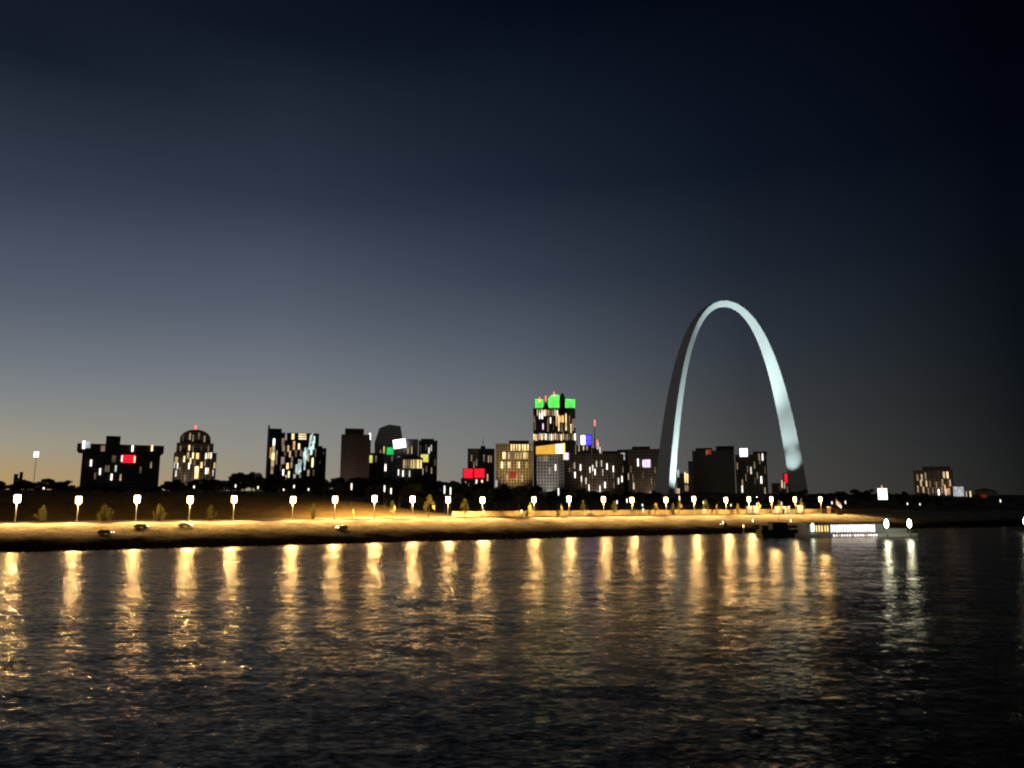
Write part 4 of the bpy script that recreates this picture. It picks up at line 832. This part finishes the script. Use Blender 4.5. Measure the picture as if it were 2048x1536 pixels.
# ------------------------------------------------------------------ boats moored at the right
def ywater(px, py): kx, kz = ray(px, py); Y = -CAMZ / kz; return kx * Y, Y
M_HULL = mat("white_hull", (.55, .53, .46), .5, var=.1, scale=.6); M_BLK = mat("black_hull", (.02, .022, .022), .6)
xa, ya = ywater(1616, 1075); xb, yb = ywater(1832, 1073); L = math.hypot(xb - xa, yb - ya); ang = math.atan2(yb - ya, xb - xa)
root = empty("excursion_boat", (xa, ya, 0), "long white excursion boat with a row of lit windows moored at the right", "boat", None, ang)
b = MB(); b.prism([(0, -.6), (L, -.6), (L + 1.2, 1.2), (-.8, 1.2)], 0, 9.5); b.build("hull", M_HULL, root)
b = MB(); b.box(1.5, L * .72, 1.2, 8.5, 1.203, 4.9); b.build("cabin", mat("cabin_white", (.3, .3, .28), .6, var=.06), root)
b = MB(); b.box(.8, L * .73, .5, 9.0, 4.903, 5.25); b.build("roof", M_BLK, root)
EW = emis("cabin_window", (1, .96, 1), 3.2, .4, .6); EY = emis("cabin_window_warm", (1, .72, .25), 1.5, .3, .6)
def lx(px): return (px - 1616) / 216 * L
for k, px in enumerate([1637, 1642.5, 1648, 1654, 1659]): b = MB(); b.box(lx(px) - .26, lx(px) + .26, 1.1, 1.197, 2.0, 4.4); b.build("window", EY, root)
for k, px in enumerate(list(np.arange(1667, 1757, 5.3))): b = MB(); b.box(lx(px) - .26, lx(px) + .26, 1.1, 1.197, 1.9, 4.6); b.build("window", EW, root)
for k, px in enumerate(list(np.arange(1667, 1757, 5.3))): b = MB(); b.box(lx(px) - .2, lx(px) + .2, -.06, -.003, .35, .95); b.build("hull_reflection", EY if k % 5 == 2 else EW, root)  # window reflections on the hull, made as small glowing strips
r_ = MB()
for k in range(int(L * .98 / 1.3)): r_.box(k * 1.3, k * 1.3 + .07, .15, .22, 1.203, 2.2)
r_.box(-.2, L, .14, .23, 2.203, 2.28); r_.build("railing", M_HULL, root)
b = MB(); b.box(.2, 1.4, 1.0, 7, 1.203, 5.2); b.build("stern_house", M_HULL, root)
b = MB(); b.box(lx(1629) - .4, lx(1629) + .4, .85, .99, 2.2, 5.3); b.build("deck_lamp", emis("deck_white", (.95, 1, .85), 8), root)
b = MB(); b.box(L * .76, L * .97, 3, 8, 1.203, 3.0); b.build("foredeck_house", M_HULL, root)
def dock_lamp(px, py, label, h=5.9):
    x, y = ywater(px, py); root = empty("dock_lamp", (x, y, -1), label, "dock lamp", "bright lamps at the moored boats")
    b = MB(); b.lathe((0, 0, 0), [(.35, 0), (.32, 2.6), (.14, 2.7), (.1, h - 1)], 10); b.build("post", M_POLE, root)
    e = MB(); e.lathe((0, 0, h - 1), [(.15, 0), (.55, .5), (.62, 1.8), (.4, 2.6), (.1, 3.0)], 12); e.build("lantern", emis("dock_glow", (.92, 1, .78), 40), root, True)
dock_lamp(1775, 1077, "bright greenish white lamp at the bow of the excursion boat"); dock_lamp(1821, 1076, "bright greenish white lamp right of the excursion boat, in the dark")
dock_lamp(2053, 1066, "greenish lamp at the right edge, alone on the dark water", 5.4)
xa, ya = ywater(1526, 1073); xb, yb = ywater(1613, 1073); L = math.hypot(xb - xa, yb - ya); ang = math.atan2(yb - ya, xb - xa)
root = empty("workboat", (xa, ya, 0), "black workboat with boxy wheelhouse moored left of the excursion boat", "boat", None, ang)
b = MB(); b.prism([(0, -.5), (L, -.5), (L + .2, 3.0), (L * .6, 2.6), (-.6, 2.4)], 0, 7); b.build("hull", M_BLK, root); b = MB(); b.box(L * .26, L * .6, 1, 6, 2.2, 5.4); b.build("wheelhouse", M_BLK, root)
b = MB(); b.box(L * .3, L * .56, .9, .997, 3.7, 4.7); b.build("window", M_GLASS, root); b = MB(); b.box(L * .02, L * .17, 1.5, 5, 2.3, 4.2); b.build("winch_house", M_BLK, root); b = MB(); b.tube((L * .45, 3, 5.4), (L * .45, 3, 8.0), .08); b.build("mast", M_DARK, root)
x, y = ywater(1488, 1075); root = empty("mooring_pile", (x, y, -1), "pale mooring pile lit yellow, standing in the water inside the arch", "mooring pile")
b = MB(); b.lathe((0, 0, 0), [(.3, 0), (.28, 4.6), (.2, 4.8)], 12); b.build("pile", mat("pile_pale", (.6, .5, .3), .7), root); b = MB(); b.lathe((0, 0, 4.8), [(.16, .002), (.18, .8), (.05, .95)], 10); b.build("lamp", emis("bollard_glow", (1, .8, .42), 5), root)
